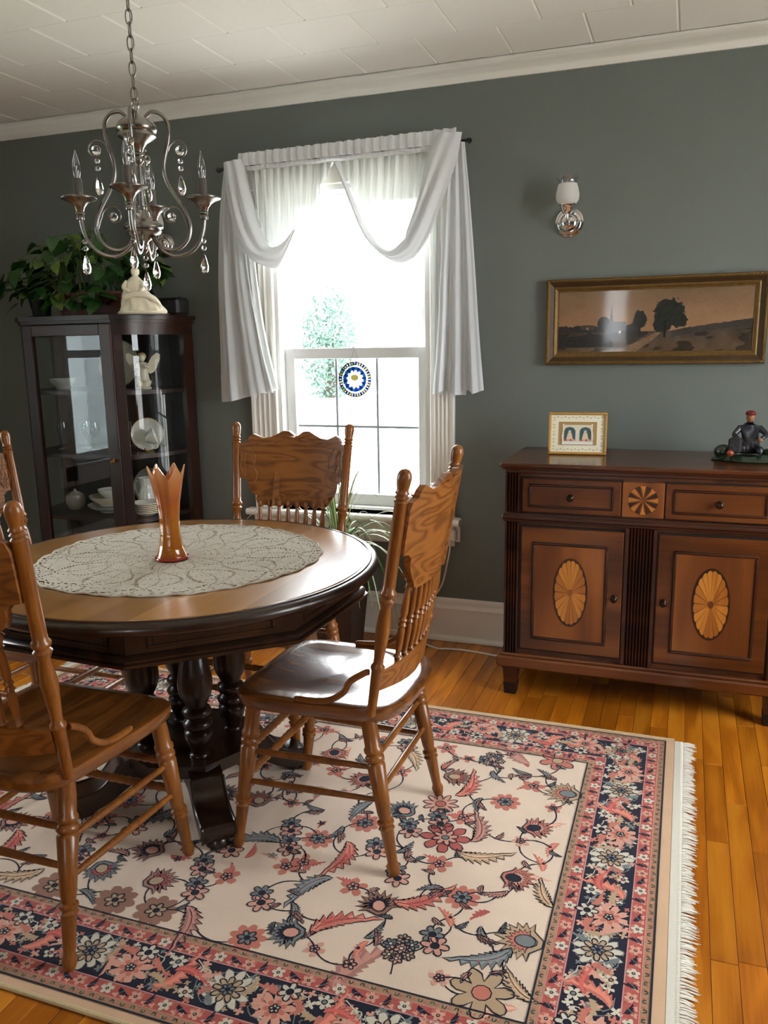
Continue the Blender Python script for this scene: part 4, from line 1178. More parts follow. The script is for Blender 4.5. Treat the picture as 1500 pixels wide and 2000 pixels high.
m.build('upper_hub', NICKEL, chn, 50)
m = MB(); m.lathe([(.0065, Z(1.85)), (.0065, Z(1.735))], 12); m.build('centre_rod', NICKEL, chn, 50)
m = MB(); m.lathe([(.007, Z(1.742)), (.012, Z(1.739)), (.012, Z(1.733)), (.016, Z(1.730)), (.020, Z(1.712)), (.028, Z(1.703)), (.046, Z(1.698)), (.053, Z(1.691)), (.053, Z(1.685)), (.046, Z(1.680)), (.048, Z(1.676)), (.044, Z(1.669)), (.028, Z(1.664)), (.020, Z(1.655)), (.013, Z(1.650)), (.007, Z(1.642)), (.010, Z(1.634)), (.008, Z(1.626)), (.003, Z(1.620)), (0, Z(1.617))], 32)
m.build('lower_hub', NICKEL, chn, 50)
LYRE = [(.022, 1.958), (.028, 1.972), (.044, 1.982), (.066, 1.976), (.082, 1.955), (.084, 1.930), (.079, 1.902), (.070, 1.872), (.065, 1.842), (.069, 1.812), (.083, 1.782), (.103, 1.750), (.120, 1.716), (.126, 1.688), (.120, 1.660), (.100, 1.636), (.074, 1.627), (.050, 1.634), (.034, 1.650), (.028, 1.668)]
CARM = [(.024, 1.668), (.032, 1.645), (.050, 1.626), (.078, 1.612), (.108, 1.615), (.134, 1.630), (.152, 1.655), (.162, 1.685), (.166, 1.715)]
def drop(parent, top, nbead=2, s=1.0):
    x, y, z = top
    m = MB(); zz = z
    w = MB(); w.tube([(x, y, z + .006), (x, y, z - .020 * s * nbead - .012 * s)], .0007, 4); w.build('wire', NICKEL, parent)
    for k in range(nbead):
        zz = z - .010 * s - k * .019 * s
        b = MB(); b.sphere((x, y, zz), .0075 * s, 10, 7, sc=(1, 1, .9)); b.build('bead', CRYSTAL, parent, 20)
    zt = z - .010 * s - nbead * .019 * s + .004
    prof = [(0, 0), (.0035, -.004), (.0085, -.016), (.0125, -.030), (.0135, -.037), (.0115, -.046), (.006, -.052), (0, -.054)]
    d = MB(); d.lathe([(r * s, q * s) for r, q in prof], 8, M=Matrix.Translation((x, y, zt)) @ Matrix.Scale(.7, 4, (1, 0, 0)))
    d.build('teardrop', CRYSTAL, parent, 10)
for k in range(4):
    a = math.radians(205 + 90 * k)
    ca, sa = math.cos(a), math.sin(a)
    P = lambda r, z: (r * ca, r * sa, Z(z))
    am = MB().tube([P(p.x, p.z) for p in spline([(r, 0, z) for r, z in LYRE], 4)], .0052, 8).build('lyre_arm', NICKEL, chn, 60)
    # scrolls with a crystal ball
    def scroll(c, r0, start, turn, n=26):
        return [P(c[0] + (r0 * (1 - .62 * j / n)) * math.cos(start + turn * j / n), c[1] + (r0 * (1 - .62 * j / n)) * math.sin(start + turn * j / n)) for j in range(n + 1)]
    c1 = (.110, 1.885)
    MB().tube([P(.069, 1.866), P(.074, 1.882)] + scroll(c1, .030, PI, -1.75 * PI), .0019, 6).build('scroll', NICKEL, am, 60)
    b = MB(); b.sphere(P(*c1), .0125, 12, 8); b.build('crystal_ball', CRYSTAL, am, 20)
    c2 = (.078, 1.715)
    MB().tube([P(.121, 1.684), P(.116, 1.698)] + scroll(c2, .031, 0, 1.75 * PI), .0019, 6).build('scroll', NICKEL, am, 60)
    b = MB(); b.sphere(P(*c2), .0115, 12, 8); b.build('crystal_ball', CRYSTAL, am, 20)
    pdr = P(.110, 1.868)
    drop(am, (pdr[0], pdr[1], pdr[2]), 2)
    ca_ = MB().tube([P(p.x, p.z) for p in spline([(r, 0, z) for r, z in CARM], 4)], .0052, 8).build('candle_arm', NICKEL, chn, 60)
    T = Matrix.Translation(P(.166, 1.5))
    MB().lathe([(.004, Z(1.706)), (.010, Z(1.708)), (.011, Z(1.716)), (.008, Z(1.721)), (.013, Z(1.722)), (.013, Z(1.726)), (.010, Z(1.729)), (.013, Z(1.738)), (.022, Z(1.749)), (.034, Z(1.756)), (.044, Z(1.759)), (.0475, Z(1.761)), (.0475, Z(1.764)), (.044, Z(1.766)), (.034, Z(1.762)), (.010, Z(1.760))], 28, M=T).build('drip_cup', NICKEL, ca_, 50)
    MB().lathe([(.0115, Z(1.760)), (.0115, Z(1.812)), (.0105, Z(1.814)), (.004, Z(1.814))], 16, M=T).build('candle_sleeve', CANDLE, ca_, 50)
    MB().lathe([(.0065, Z(1.813)), (.0085, Z(1.820)), (.0105, Z(1.832)), (.0108, Z(1.842)), (.0090, Z(1.856)), (.0055, Z(1.868)), (.0030, Z(1.877)), (.0015, Z(1.884)), (0, Z(1.886))], 14, M=T).build('bulb', BULB, ca_, 60)
    MB().tube([T @ Vector(p) for p in ((0, 0, Z(1.814)), (.001, 0, Z(1.828)), (-.001, 0, Z(1.836)), (.0005, 0, Z(1.846)))], .0016, 5).build('filament', pbr('pale_filament_support', S(220, 220, 215), .3), ca_)
    q = P(.160, 1.665); drop(ca_, (q[0], q[1], q[2] - .004), 2)
drop(chn, (0, 0, Z(1.616)), 2)
# hanging loop, chain up to the ceiling, canopy
m = MB(); m.tube([(.011 * math.cos(2 * PI * k / 20), 0, Z(1.998) + .016 * math.sin(2 * PI * k / 20)) for k in range(20)], .0022, 6, closed=True); m.build('loop', NICKEL, chn)
zc_, n = Z(2.024), 0
while zc_ < Z(2.44):
    h, w = .0185, .0085
    pts = [(w * math.copysign(abs(math.cos(t)) ** .8, math.cos(t)), 0, h * math.copysign(abs(math.sin(t)) ** .9, math.sin(t))) for t in [2 * PI * j / 18 for j in range(18)]]
    M = Matrix.Translation((0, 0, zc_)) @ Matrix.Rotation(math.radians(20 + 90 * (n % 2)), 4, 'Z')
    MB().tube(pts, .0019, 6, closed=True, M=M).build('chain_link', NICKEL, chn, 60)
    zc_ += .0315; n += 1
m = MB(); m.tube([(.002, .001, Z(2.0)), (.003, .002, Z(2.2)), (.001, 0, Z(2.45))], .0014, 5); m.build('lamp_cord', pbr('clear_grey_cord', S(150, 148, 140), .4), chn)
m = MB(); m.lathe([(.006, Z(2.435)), (.03, Z(2.440)), (.055, Z(2.452)), (.062, Z(2.4695)), (0, Z(2.4695))], 32); m.build('canopy', NICKEL, chn, 50)

# ------------------------------------------------------------------ wall sconces
FROST = pbr('frosted_shade_glass', S(238, 236, 232), .45, trans=.35, ior=1.2)
CLEARG = see_through('clear_shade_rim', (.86, .87, .88, 1), .05, 1.5, 4)
def sconce(label, x, z, rz=0.0):
    t = thing('wall_sconce', label, 'sconce', (x, WALL_Y, z), 0, 'wall sconces on the back wall')
    M = Matrix.Rotation(PI / 2, 4, 'X')
    MB().lathe([(0, 0), (.056, 0), (.058, .004), (.056, .009), (.050, .011), (.049, .015), (.044, .018), (.036, .019), (.034, .024), (.026, .032), (.012, .036), (0, .037)], 32, M=M).build('backplate', CHROME, t, 45)
    MB().tube(spline([(0, -.030, 0), (0, -.060, -.006), (0, -.080, .004), (0, -.084, .030)], 5), .0075, 10).build('arm', CHROME, t, 60)
    MB().lathe([(0, .022), (.014, .022), (.020, .030), (.026, .042), (.030, .052), (.034, .056), (.033, .060), (.028, .060)], 24, M=Matrix.Translation((0, -.084, 0))).build('cup', CHROME, t, 50)
    m = MB()
    def sh(u, v):
        a = 2 * PI * u
        r, zz = interp([(0, .026, .058), (.06, .036, .062), (.2, .044, .075), (.35, .046, .095), (.6, .040, .122), (.72, .0355, .135)], v * .72)
        return (r * math.cos(a), -.084 + r * math.sin(a), zz)
    m.grid(sh, 40, 14, wrap=True)
    sd = m.build('shade', FROST, t, 180)
    m = MB()
    def rim(u, v):
        a = 2 * PI * u
        r, zz = interp([(0, .0355, .135), (.5, .037, .148), (1, .046, .162)], v)
        zz += .005 * v * math.sin(8 * a); r += .002 * v * math.sin(8 * a)
        return (r * math.cos(a), -.084 + r * math.sin(a), zz)
    m.grid(rim, 64, 6, wrap=True); m.build('fluted_rim', CLEARG, sd, 180)
    m = MB(); m.sphere((0, -.084, .095), .022, 14, 10, sc=(1, 1, 1.25)); m.build('bulb', pbr('frosted_bulb', S(240, 240, 236), .4), t)
    m = MB(); m.lathe([(.004, 0), (.0045, .004), (0, .006)], 10, M=Matrix.Translation((-.036, -.018, -.012)) @ M); m.build('thumb_nut', CHROME, t)
    return t
sconce('chrome wall sconce with frosted tulip shade right of the window', -.478, 1.835)
sconce('chrome wall sconce behind the chandelier, left of the window', -2.405, 1.848)

# ------------------------------------------------------------------ long landscape painting
AG = pbr('antique_gilt', S(112, 84, 40), .42, .45, var=(50, .35), bump=(180, .25))
AGD = pbr('dull_brown_gilt', S(66, 46, 24), .5, .3, var=(50, .3))
px0, px1, pz0, pz1 = -.561, .281, 1.268, 1.612
pic = thing('painting', 'long dark landscape painting in a wide antique gilt frame above the sideboard', 'painting', ((px0 + px1) / 2, WALL_Y - .002, (pz0 + pz1) / 2))
w2, h2 = (px1 - px0) / 2, (pz1 - pz0) / 2
prof = [(0, 0), (0, .024), (.004, .030), (.010, .031), (.014, .026), (.022, .020), (.030, .017), (.036, .019), (.040, .017), (.046, .011), (.050, .0105), (.052, .005), (.052, 0)]
def frame_sweep(mb, prof, w2, h2):
    # closed rectangle in xz, profile a = inward, b = out from the wall (-y)
    vs, fs = [], []
    k = len(prof)
    for sx, sz in ((-1, -1), (1, -1), (1, 1), (-1, 1)):
        for a, b in prof: vs.append((sx * (w2 - a), -b, sz * (h2 - a)))
    for c in range(4):
        d = (c + 1) % 4
        for e in range(k - 1): fs.append((c * k + e, d * k + e, d * k + e + 1, c * k + e + 1))
    mb.add(vs, fs)
m = MB(); frame_sweep(m, prof, w2, h2); fr = m.build('frame', AG, pic, 25)
m = MB(); frame_sweep(m, [(.0155, .0255), (.021, .0225), (.029, .0185), (.0305, .0175)], w2, h2); m.build('dark_cove', AGD, fr, 25)
for sx in (-1, 1):
    for sz in (-1, 1):
        m = MB()
        for j in range(9):
            m.sphere((sx * (w2 - .006 - .010 * j * .95), -.030, sz * (h2 - .007)), .0045 - .0002 * j, 7, 5)
            if j: m.sphere((sx * (w2 - .007), -.030, sz * (h2 - .006 - .0095 * j)), .0045 - .0002 * j, 7, 5)
        o = m.build('corner_leafwork', AG, fr); o['kind'] = 'stuff'
m = MB(); m.box(-w2 + .01, w2 - .01, -.008, 0, -h2 + .01, h2 - .01); m.build('backing', AGD, pic, recalc=False)
# the painted scene: colour per face on a fine grid
def vnoise(x, y):
    def h(i, j):
        q = math.sin(i * 127.1 + j * 311.7) * 43758.5453
        return q - math.floor(q)
    i, j = math.floor(x), math.floor(y)
    fx, fy = x - i, y - j
    fx, fy = fx * fx * (3 - 2 * fx), fy * fy * (3 - 2 * fy)
    return lerp(lerp(h(i, j), h(i + 1, j), fx), lerp(h(i, j + 1), h(i + 1, j + 1), fx), fy)
def fbm(x, y): return .5 * vnoise(x, y) + .3 * vnoise(x * 2.1 + 7, y * 2.1) + .2 * vnoise(x * 4.3, y * 4.3 + 3)
def canvas_colour(u, v, rng):
    X = u * 3.0                                   # aspect of the sheet about 3 : 1
    n, nf = fbm(X * 5, v * 5), fbm(X * 26, v * 26)
    c = [lerp(a, b, v) + 16 * (fbm(X * 2.2, v * 3) - .5) for a, b in zip((182, 132, 92), (130, 104, 78))]
    hill = .33 + (.17 * ((u - .60) / .40) ** .8 if u > .60 else 0) + .02 * (nf - .5)
    wood_ = .40 + .16 * (fbm(X * 7 + 3, 2.2) - .4) + .05 * (nf - .5)
    if u < .44 and v < wood_: c = [q + 22 * (nf - .5) for q in (54, 52, 50)]
    if v < hill:
        k = v / hill
        c = [lerp(a, b, k) + 40 * (n - .5) for a, b in zip((104, 82, 60), (70, 62, 52))]
        if fbm(X * 3 + 9, v * 9) > .56: c = [q * .62 for q in c]
        road = abs(u - (.36 + .22 * (v / .33) * (1 - .5 * v))) < .05 * (1 - v / .36) + .008
        if road and v < .31: c = [q + 30 * (nf - .5) for q in (134, 106, 80)]
    if u > .60 and v < hill and v > hill - .10: c = [q * (.8 + .4 * n) for q in (66, 60, 54)]
    if u < .30 and v < .22 + .1 * n and v > .08: c = [q * (.7 + .5 * nf) for q in (48, 46, 44)]
    if abs(u - .285) < max(.0022, .011 * (1 - (v - .45) / .34)) and .3 < v < .79: c = (74, 76, 82)
    if .292 < u < .362 and .34 < v < .49: c = [q + 14 * (nf - .5) for q in (86, 82, 80)]
    if .12 < u < .195 and .37 < v < .44 + .2 * min(u - .12, .195 - u): c = (84, 70, 60)
    if .15 < u < .165 and .37 < v < .41: c = (150, 130, 108)
    if .325 < u < .338 and .30 < v < .345: c = (176, 166, 152)
    def crown(cx_, cz, rx, rz): return ((u - cx_) / rx) ** 2 + ((v - cz) / rz) ** 2 < .45 + .95 * nf
    if crown(.435, .52, .036, .15) or crown(.585, .62, .080, .24) or crown(.555, .44, .05, .14) or crown(.635, .50, .045, .13) or crown(.245, .47, .034, .12): c = [q + 26 * (fbm(X * 40, v * 40) - .5) for q in (44, 45, 40)]
    if (abs(u - .565) < .007 or abs(u - .437) < .004) and .22 < v < .5: c = (34, 30, 28)
    j = rng.uniform(.93, 1.06)
    return S(*[max(6, min(255, q * j * .95)) for q in c])
mb = MB(); nu, nv = 390, 130
iw, ih = w2 - .051, h2 - .051
mb.grid(lambda u, v: (lerp(-iw, iw, u), -.009, lerp(-ih, ih, v)), nu, nv)
me = mb.mesh('canvas', attr_mat('old_oil_paint', .5), 180, recalc=False)
rng = random.Random(3)
paint_faces(me, [canvas_colour((i + .5) / nu, (j + .5) / nv, rng) for j in range(nv) for i in range(nu)])
link('canvas', me, pic)
m = MB(); m.box(-iw, iw, -.0112, -.0105, -ih, ih); m.build('glazing', see_through('picture_glass', (1, 1, 1, 1), .06, 1.45, .35), pic, recalc=False)

# ------------------------------------------------------------------ curtains
SHEER = cloth('white_sheer_voile', S(240, 243, 240), .11, .03)
VOILE = cloth('white_voile_folded', S(228, 230, 232), .08, .0)
TAILV = cloth('white_voile_tail', S(236, 238, 240), .34, .06)
RODM = pbr('dark_pewter_rod', S(70, 70, 72), .3, .8)
YC = 3.462
rod = thing('curtain_rod', 'thin dark metal curtain rod with finials over the window', 'curtain rod', (-1.46, YC, 2.155))
m = MB(); m.tube([(-.56, .006, -.006), (.562, .006, .012)], .007, 10); m.build('rod', RODM, rod)
for s, zz in ((-1, -.006), (1, .012)):
    m = MB(); m.lathe([(.0085, 0), (.0085, .004), (.006, .006), (.0105, .012), (.013, .020), (.010, .028), (.003, .032), (0, .033)], 14, M=Matrix.Translation((s * .562, .006, zz)) @ Matrix.Rotation(s * PI / 2, 4, 'Y')); m.build('finial', RODM, rod)
    m = MB(); m.tube([(s * .52, .006, zz), (s * .52, .03, zz - .012), (s * .52, WALL_Y - YC - .003, zz - .012)], .004, 6); m.lathe([(.014, 0), (.014, .003), (0, .004)], 12, M=Matrix.Translation((s * .52, WALL_Y - YC, zz - .012)) @ Matrix.Rotation(PI / 2, 4, 'X')); m.build('bracket', RODM, rod)
cur = thing('curtain', 'white voile window scarf with two swags and side tails over the window', 'curtain', (0, 0, 0))
def ruffle(u, n, amp, ph=0.0): return amp * (math.sin(2 * PI * n * u + ph) + .45 * math.sin(2 * PI * n * 2.3 * u + 1.7 + ph) + .3 * math.sin(2 * PI * n * .37 * u))
# header: gathered ruffle and rod pocket
def header(u, v):
    x = lerp(-1.925, -.925, u)
    zt, zb = lerp(2.205, 2.216, u), lerp(2.150, 2.158, u)
    y = YC - .016 - .006 * math.sin(PI * v) + ruffle(u, 26, .0035) * (.4 + abs(v - .5))
    return (x, y, lerp(zb, zt, v) + ruffle(u, 21, .0015, 1) * (v > .9))
MB().grid(header, 200, 8).build('header', VOILE, cur, 180)
def pocket(u, v):
    x = lerp(-1.90, -.94, u); a = PI * v
    zt = lerp(2.152, 2.160, u)
    return (x, YC - .008 - .012 * math.sin(a) + ruffle(u, 40, .0018), zt - .020 * v - .002 * math.sin(40 * u))
MB().grid(pocket, 200, 6).build('rod_pocket', VOILE, cur, 180)
def table_curve(pts):
    sp = spline([(x, 0, z) for x, z in pts], 8)
    def f(t):
        q = t * (len(sp) - 1); i = min(int(q), len(sp) - 2); k = q - i
        return lerp(sp[i].x, sp[i + 1].x, k), lerp(sp[i].z, sp[i + 1].z, k)
    return f
def sheer(x0, x1, bottom, nfold, ph):
    fb = table_curve(bottom)
    def fn(u, v):
        xt, zt = lerp(x0, x1, u), lerp(2.134, 2.142, (lerp(x0, x1, u) + 1.92) / 1.0)
        xb, zb = fb(u)
        w = v ** 1.3
        x, z = lerp(xt, xb, w), lerp(zt, zb, v)
        return (x + ruffle(u, nfold * .7, .004, ph) * v, YC + .012 + ruffle(u, nfold, .007 + .004 * v, ph) + .012 * v, z)
    return MB().grid(fn, 120, 24)
# window-left panel hangs from outer left to centre, window-right the mirror
sheer(-1.885, -1.475, [(-1.875, 1.98), (-1.83, 1.86), (-1.78, 1.775), (-1.72, 1.765), (-1.665, 1.83), (-1.62, 1.92), (-1.55, 2.03), (-1.485, 2.125)], 11, 0).build('sheer_panel', SHEER, cur, 180)
sheer(-1.468, -.985, [(-1.455, 2.125), (-1.40, 2.02), (-1.35, 1.91), (-1.30, 1.80), (-1.24, 1.735), (-1.16, 1.75), (-1.08, 1.86), (-1.00, 2.03)], 13, 2).build('sheer_panel', SHEER, cur, 180)
def band(upper, lower, puff, nf, ph):
    fu, fl = table_curve(upper), table_curve(lower)
    def fn(u, v):
        a, b = fu(u), fl(u)
        x, z = lerp(a[0], b[0], v), lerp(a[1], b[1], v)
        fold = .010 * math.sin(nf * PI * v + ph + 2.2 * u) * math.sin(PI * min(1, u * 1.15)) + .004 * math.sin(13 * v + 7 * u)
        return (x, YC - .022 - puff * math.sin(PI * v) * (.3 + .7 * math.sin(PI * min(1, u))) + fold, z)
    return MB().grid(fn, 60, 22)
band([(-1.900, 2.180), (-1.875, 2.06), (-1.845, 1.93), (-1.800, 1.815), (-1.755, 1.80), (-1.700, 1.83), (-1.652, 1.888)],
     [(-2.000, 2.172), (-1.990, 2.03), (-1.955, 1.87), (-1.905, 1.775), (-1.830, 1.725), (-1.735, 1.715), (-1.655, 1.852)], .035, 5, 0).build('swag', VOILE, cur, 180)
band([(-1.020, 2.200), (-1.060, 2.08), (-1.095, 1.95), (-1.140, 1.835), (-1.150, 1.80), (-1.225, 1.755), (-1.310, 1.84), (-1.395, 2.02), (-1.450, 2.128)],
     [(-.900, 2.195), (-.925, 2.08), (-.985, 1.93), (-1.040, 1.80), (-1.110, 1.715), (-1.205, 1.712), (-1.325, 1.815), (-1.408, 2.0), (-1.458, 2.122)], .035, 5, 1).build('swag', VOILE, cur, 180)
def tail(outer, inner, hem, nf, ph, zh):
    fo, fi = table_curve(outer), table_curve(inner)
    def shape(u, v, dy=0.0):
        a, b = fo(v), fi(v)
        x, z = lerp(a[0], b[0], u), lerp(a[1], b[1], u)
        if v > .97: z += interp(hem, u)[0] * (v - .97) / .03
        y = YC - .012 + ruffle(u, nf, .004 + .016 * v, ph) + .02 * v + dy
        return (x, y, z)
    return shape
tl = tail([(-2.002, 2.172), (-2.045, 1.95), (-2.075, 1.67), (-2.088, 1.40), (-2.100, 1.104)], [(-1.925, 2.160), (-1.925, 1.95), (-1.905, 1.67), (-1.865, 1.40), (-1.808, 1.150)], [(0, 0), (.25, -.006), (.5, .004), (.7, -.010), (.72, .012), (1, 0)], 2.4, .5, 0)
tr = tail([(-.892, 2.160), (-.872, 1.95), (-.850, 1.67), (-.832, 1.40), (-.812, 1.165)], [(-.960, 2.165), (-.975, 1.95), (-.995, 1.67), (-1.010, 1.40), (-1.030, 1.148)], [(0, 0), (.2, -.012), (.35, .006), (.36, -.016), (.7, -.004), (.72, .014), (1, 0)], 2.6, 2.0, 0)
for t_ in (tl, tr):
    q = MB().grid(t_, 80, 60).build('side_tail', TAILV, cur, 180)
    MB().grid(lambda u, v: t_(u, lerp(.875, .998, v), -.0025), 80, 10).build('hem', TAILV, q, 180)
# second tail layers that fall behind, nearer the glass
t2 = tail([(-1.935, 2.150), (-1.930, 1.8), (-1.915, 1.45), (-1.890, 1.14)], [(-1.900, 2.140), (-1.890, 1.8), (-1.858, 1.45), (-1.800, 1.165)], [(0, 0), (1, 0)], 1.5, 0, 0)
MB().grid(lambda u, v: (lambda p: (p[0], p[1] + .025, p[2]))(t2(u, v)), 30, 40).build('side_tail', SHEER, cur, 180)
t3 = tail([(-1.005, 2.140), (-1.005, 1.8), (-1.005, 1.45), (-.985, 1.14)], [(-1.030, 2.130), (-1.035, 1.8), (-1.040, 1.45), (-1.045, 1.155)], [(0, 0), (1, 0)], 1.5, 0, 0)
MB().grid(lambda u, v: (lambda p: (p[0], p[1] + .025, p[2]))(t3(u, v)), 30, 40).build('side_tail', SHEER, cur, 180)

# ------------------------------------------------------------------ sun catcher hanging on the lower sash
sc_ = thing('suncatcher', 'round stained glass sun catcher with blue centre hanging in the window', 'suncatcher', (-1.447, WALL_Y + .035, 1.207))
def tinted(name, c):
    m = bpy.data.materials.new(name); m.use_nodes = True
    nt = m.node_tree; nt.nodes.clear(); out = N(nt, 'ShaderNodeOutputMaterial')
    a = N(nt, 'ShaderNodeBsdfTransparent'); a.inputs[0].default_value = c
    b = N(nt, 'ShaderNodeBsdfTranslucent'); b.inputs[0].default_value = c
    mx = N(nt, 'ShaderNodeMixShader'); mx.inputs[0].default_value = .35
    nt.links.new(a.outputs[0], mx.inputs[1]); nt.links.new(b.outputs[0], mx.inputs[2]); nt.links.new(mx.outputs[0], out.inputs[0])
    m.diffuse_color = c
    return m
CB, CBL, CY_, CG, COR, CWH_ = [tinted('stained_glass_' + n, c) for n, c in (('deep_blue', (.03, .06, .19, 1)), ('sky_blue', (.06, .14, .26, 1)), ('yellow', (.38, .34, .17, 1)), ('green', (.11, .14, .10, 1)), ('amber', (.20, .17, .09, 1)), ('white', (.6, .6, .55, 1)))]
LEAD = pbr('dark_leading', S(40, 44, 44), .4, .5)
def sector(r0, r1, a0, a1, n=3):
    return [(r0 * math.cos(lerp(a0, a1, j / n)), r0 * math.sin(lerp(a0, a1, j / n))) for j in range(n + 1)] + [(r1 * math.cos(lerp(a1, a0, j / n)), r1 * math.sin(lerp(a1, a0, j / n))) for j in range(n + 1)]
R0 = .080
for rr in (R0, .0655, .0565):
    m = MB(); m.tube([(rr * math.cos(2 * PI * k / 48), 0, rr * math.sin(2 * PI * k / 48)) for k in range(48)], .0015 if rr < R0 else .0022, 6, closed=True); m.build('lead_ring', LEAD, sc_)
for k in range(36):
    a0, a1 = 2 * PI * k / 36, 2 * PI * (k + .86) / 36
    m = MB(); m.prism(sector(.0662, .079, a0, a1), -.001, .001, axis='Y'); m.build('mosaic_piece', (CG, COR, CB, CY_)[(k * 5 + k // 3) % 4], sc_)
for k in range(24):
    a0, a1 = 2 * PI * k / 24, 2 * PI * (k + 1) / 24
    ri = .036 + .006 * (k % 2)
    out = sector(ri, .0565, a0, a1)
    m = MB(); m.prism(out, -.001, .001, axis='Y'); m.build('blue_piece', (CB, CBL)[k % 2], sc_)
ray = [((.043 if k % 2 else .035) * math.cos(2 * PI * k / 48), (.043 if k % 2 else .035) * math.sin(2 * PI * k / 48)) for k in range(48)]
m = MB(); m.prism(ray, -.0016, -.0006, axis='Y'); m.build('sun_disc', CWH_, sc_)
m = MB(); m.prism(ell(0, .008, .019, .014, 20), -.0024, -.0017, axis='Y'); m.build('sun_glow', CY_, sc_)
m = MB(); m.tube([(-.02, 0, .078), (0, .005, .145), (.02, 0, .078)], .0008, 4); m.build('hanging_thread', LEAD, sc_)
# ------------------------------------------------------------------ rug
CREAMF, PINK, SALM, LPINK = S(232, 210, 188), S(186, 92, 84), S(202, 122, 104), S(220, 162, 142)
NAVY, GREYB, TAN, BROWN, IVORY, MAUVE = S(20, 22, 44), S(124, 130, 130), S(190, 162, 130), S(156, 114, 94), S(216, 208, 188), S(176, 126, 114)
NX0, NX1, NY0, NY1 = -2.43, .002, 1.190, 2.782          # navy outer outline
RX0, RX1, RY0, RY1 = NX0 - .026, NX1 + .026, NY0 - .024, NY1 + .022
rug = thing('area_rug', 'cream floral rug with navy and pink borders and white fringe under the table', 'rug', (0, 0, 0))
RZ = .009
class Pat:
    """flat woven shapes, each a thin layer of pile; colour per face"""
    def __init__(s): s.mb, s.c, s.rng, s.n = MB(), [], random.Random(2), 0
    def zz(s, layer):
        s.n += 1
        return RZ + .00024 * layer + .000005 * (s.n % 45)
    def poly(s, pts, col, layer):
        z = s.zz(layer)
        n = len(pts)
        cx_, cy_ = sum(p[0] for p in pts) / n, sum(p[1] for p in pts) / n
        s.mb.add([(x, y, z) for x, y in pts] + [(cx_, cy_, z)], [(k, (k + 1) % n, n) for k in range(n)])
        s.c += [col] * n
    def quad(s, pts, col, layer):
        z = s.zz(layer)
        s.mb.add([(x, y, z) for x, y in pts], [tuple(range(len(pts)))]); s.c.append(col)
    def line(s, pts, w, col, layer, closed=False):
        z = s.zz(layer)
        n = len(pts); vs = []
        for i in range(n):
            a = pts[i - 1] if (closed or i) else pts[0]
            b = pts[(i + 1) % n] if (closed or i < n - 1) else pts[-1]
            dx, dy = b[0] - a[0], b[1] - a[1]; L = math.hypot(dx, dy) or 1
            h = w * (.5 + s.rng.uniform(-.12, .12)) if not isinstance(w, list) else w[i] / 2
            vs += [(pts[i][0] - dy / L * h, pts[i][1] + dx / L * h, z), (pts[i][0] + dy / L * h, pts[i][1] - dx / L * h, z)]
        fs = [(2 * i, 2 * i + 1, 2 * ((i + 1) % n) + 1, 2 * ((i + 1) % n)) for i in range(n if closed else n - 1)]
        s.mb.add(vs, fs); s.c += [col] * len(fs)
P2 = Pat()
rng = P2.rng
def xf(pts, x, y, a, s, flip=1):
    ca, sa = math.cos(a) * s, math.sin(a) * s
    return [(x + px * flip * ca - py * sa, y + px * flip * sa + py * ca) for px, py in pts]
def radial(n, r0, r1, sharp=1.0, steps=6, ph=0.0, jag=.0):
    out = []
    for k in range(n * steps):
        t = (k % steps) / steps
        q = abs(math.sin(PI * t)) ** sharp
        r = r0 + (r1 - r0) * q * (1 + rng.uniform(-jag, jag))
        a = 2 * PI * k / (n * steps) + ph
        out.append((r * math.cos(a), r * math.sin(a)))
    return out
def circ(r, n=10, cx_=0, cy_=0): return [(cx_ + r * math.cos(2 * PI * k / n), cy_ + r * math.sin(2 * PI * k / n)) for k in range(n)]
LW = .0034
MS = 1.22
def flower(x, y, s, a, fill, centre, n=6, outline=True, sharp=.8, layer=4):
    o = xf(radial(n, .45, 1, sharp, 6, 0, .07), x, y, a, s)
    P2.poly(o, fill, layer)
    if outline: P2.line(o, LW, NAVY, layer + 2, True)
    c = xf(circ(.3, 10), x, y, a, s); P2.poly(c, centre, layer + 1); P2.line(c, LW * .8, NAVY, layer + 2, True)
def serrated(n=7, w=.34, bend=.5, teeth=.35):
    left, right = [], []
    for k in range(n * 2 + 1):
        t = k / (n * 2)
        wd = w * math.sin(PI * min(1, t * .92 + .06)) * (1.0 if k % 2 else 1 - teeth)
        sx_, sy_ = t * 1.0, bend * (t * t - t * .4)
        nx, ny = -bend * (2 * t - .4), 1.0
        L = math.hypot(nx, ny); nx, ny = nx / L, ny / L
        sh = -.05 if k % 2 == 0 else .03
        left.append((sx_ + nx * wd + sh, sy_ + ny * wd)); right.append((sx_ - nx * wd + sh, sy_ - ny * wd))
    return [(0, 0)] + left[1:-1] + [(1.05, bend * .66)] + right[-2:0:-1], [(t / 8, bend * ((t / 8) ** 2 - t / 8 * .4)) for t in range(9)]
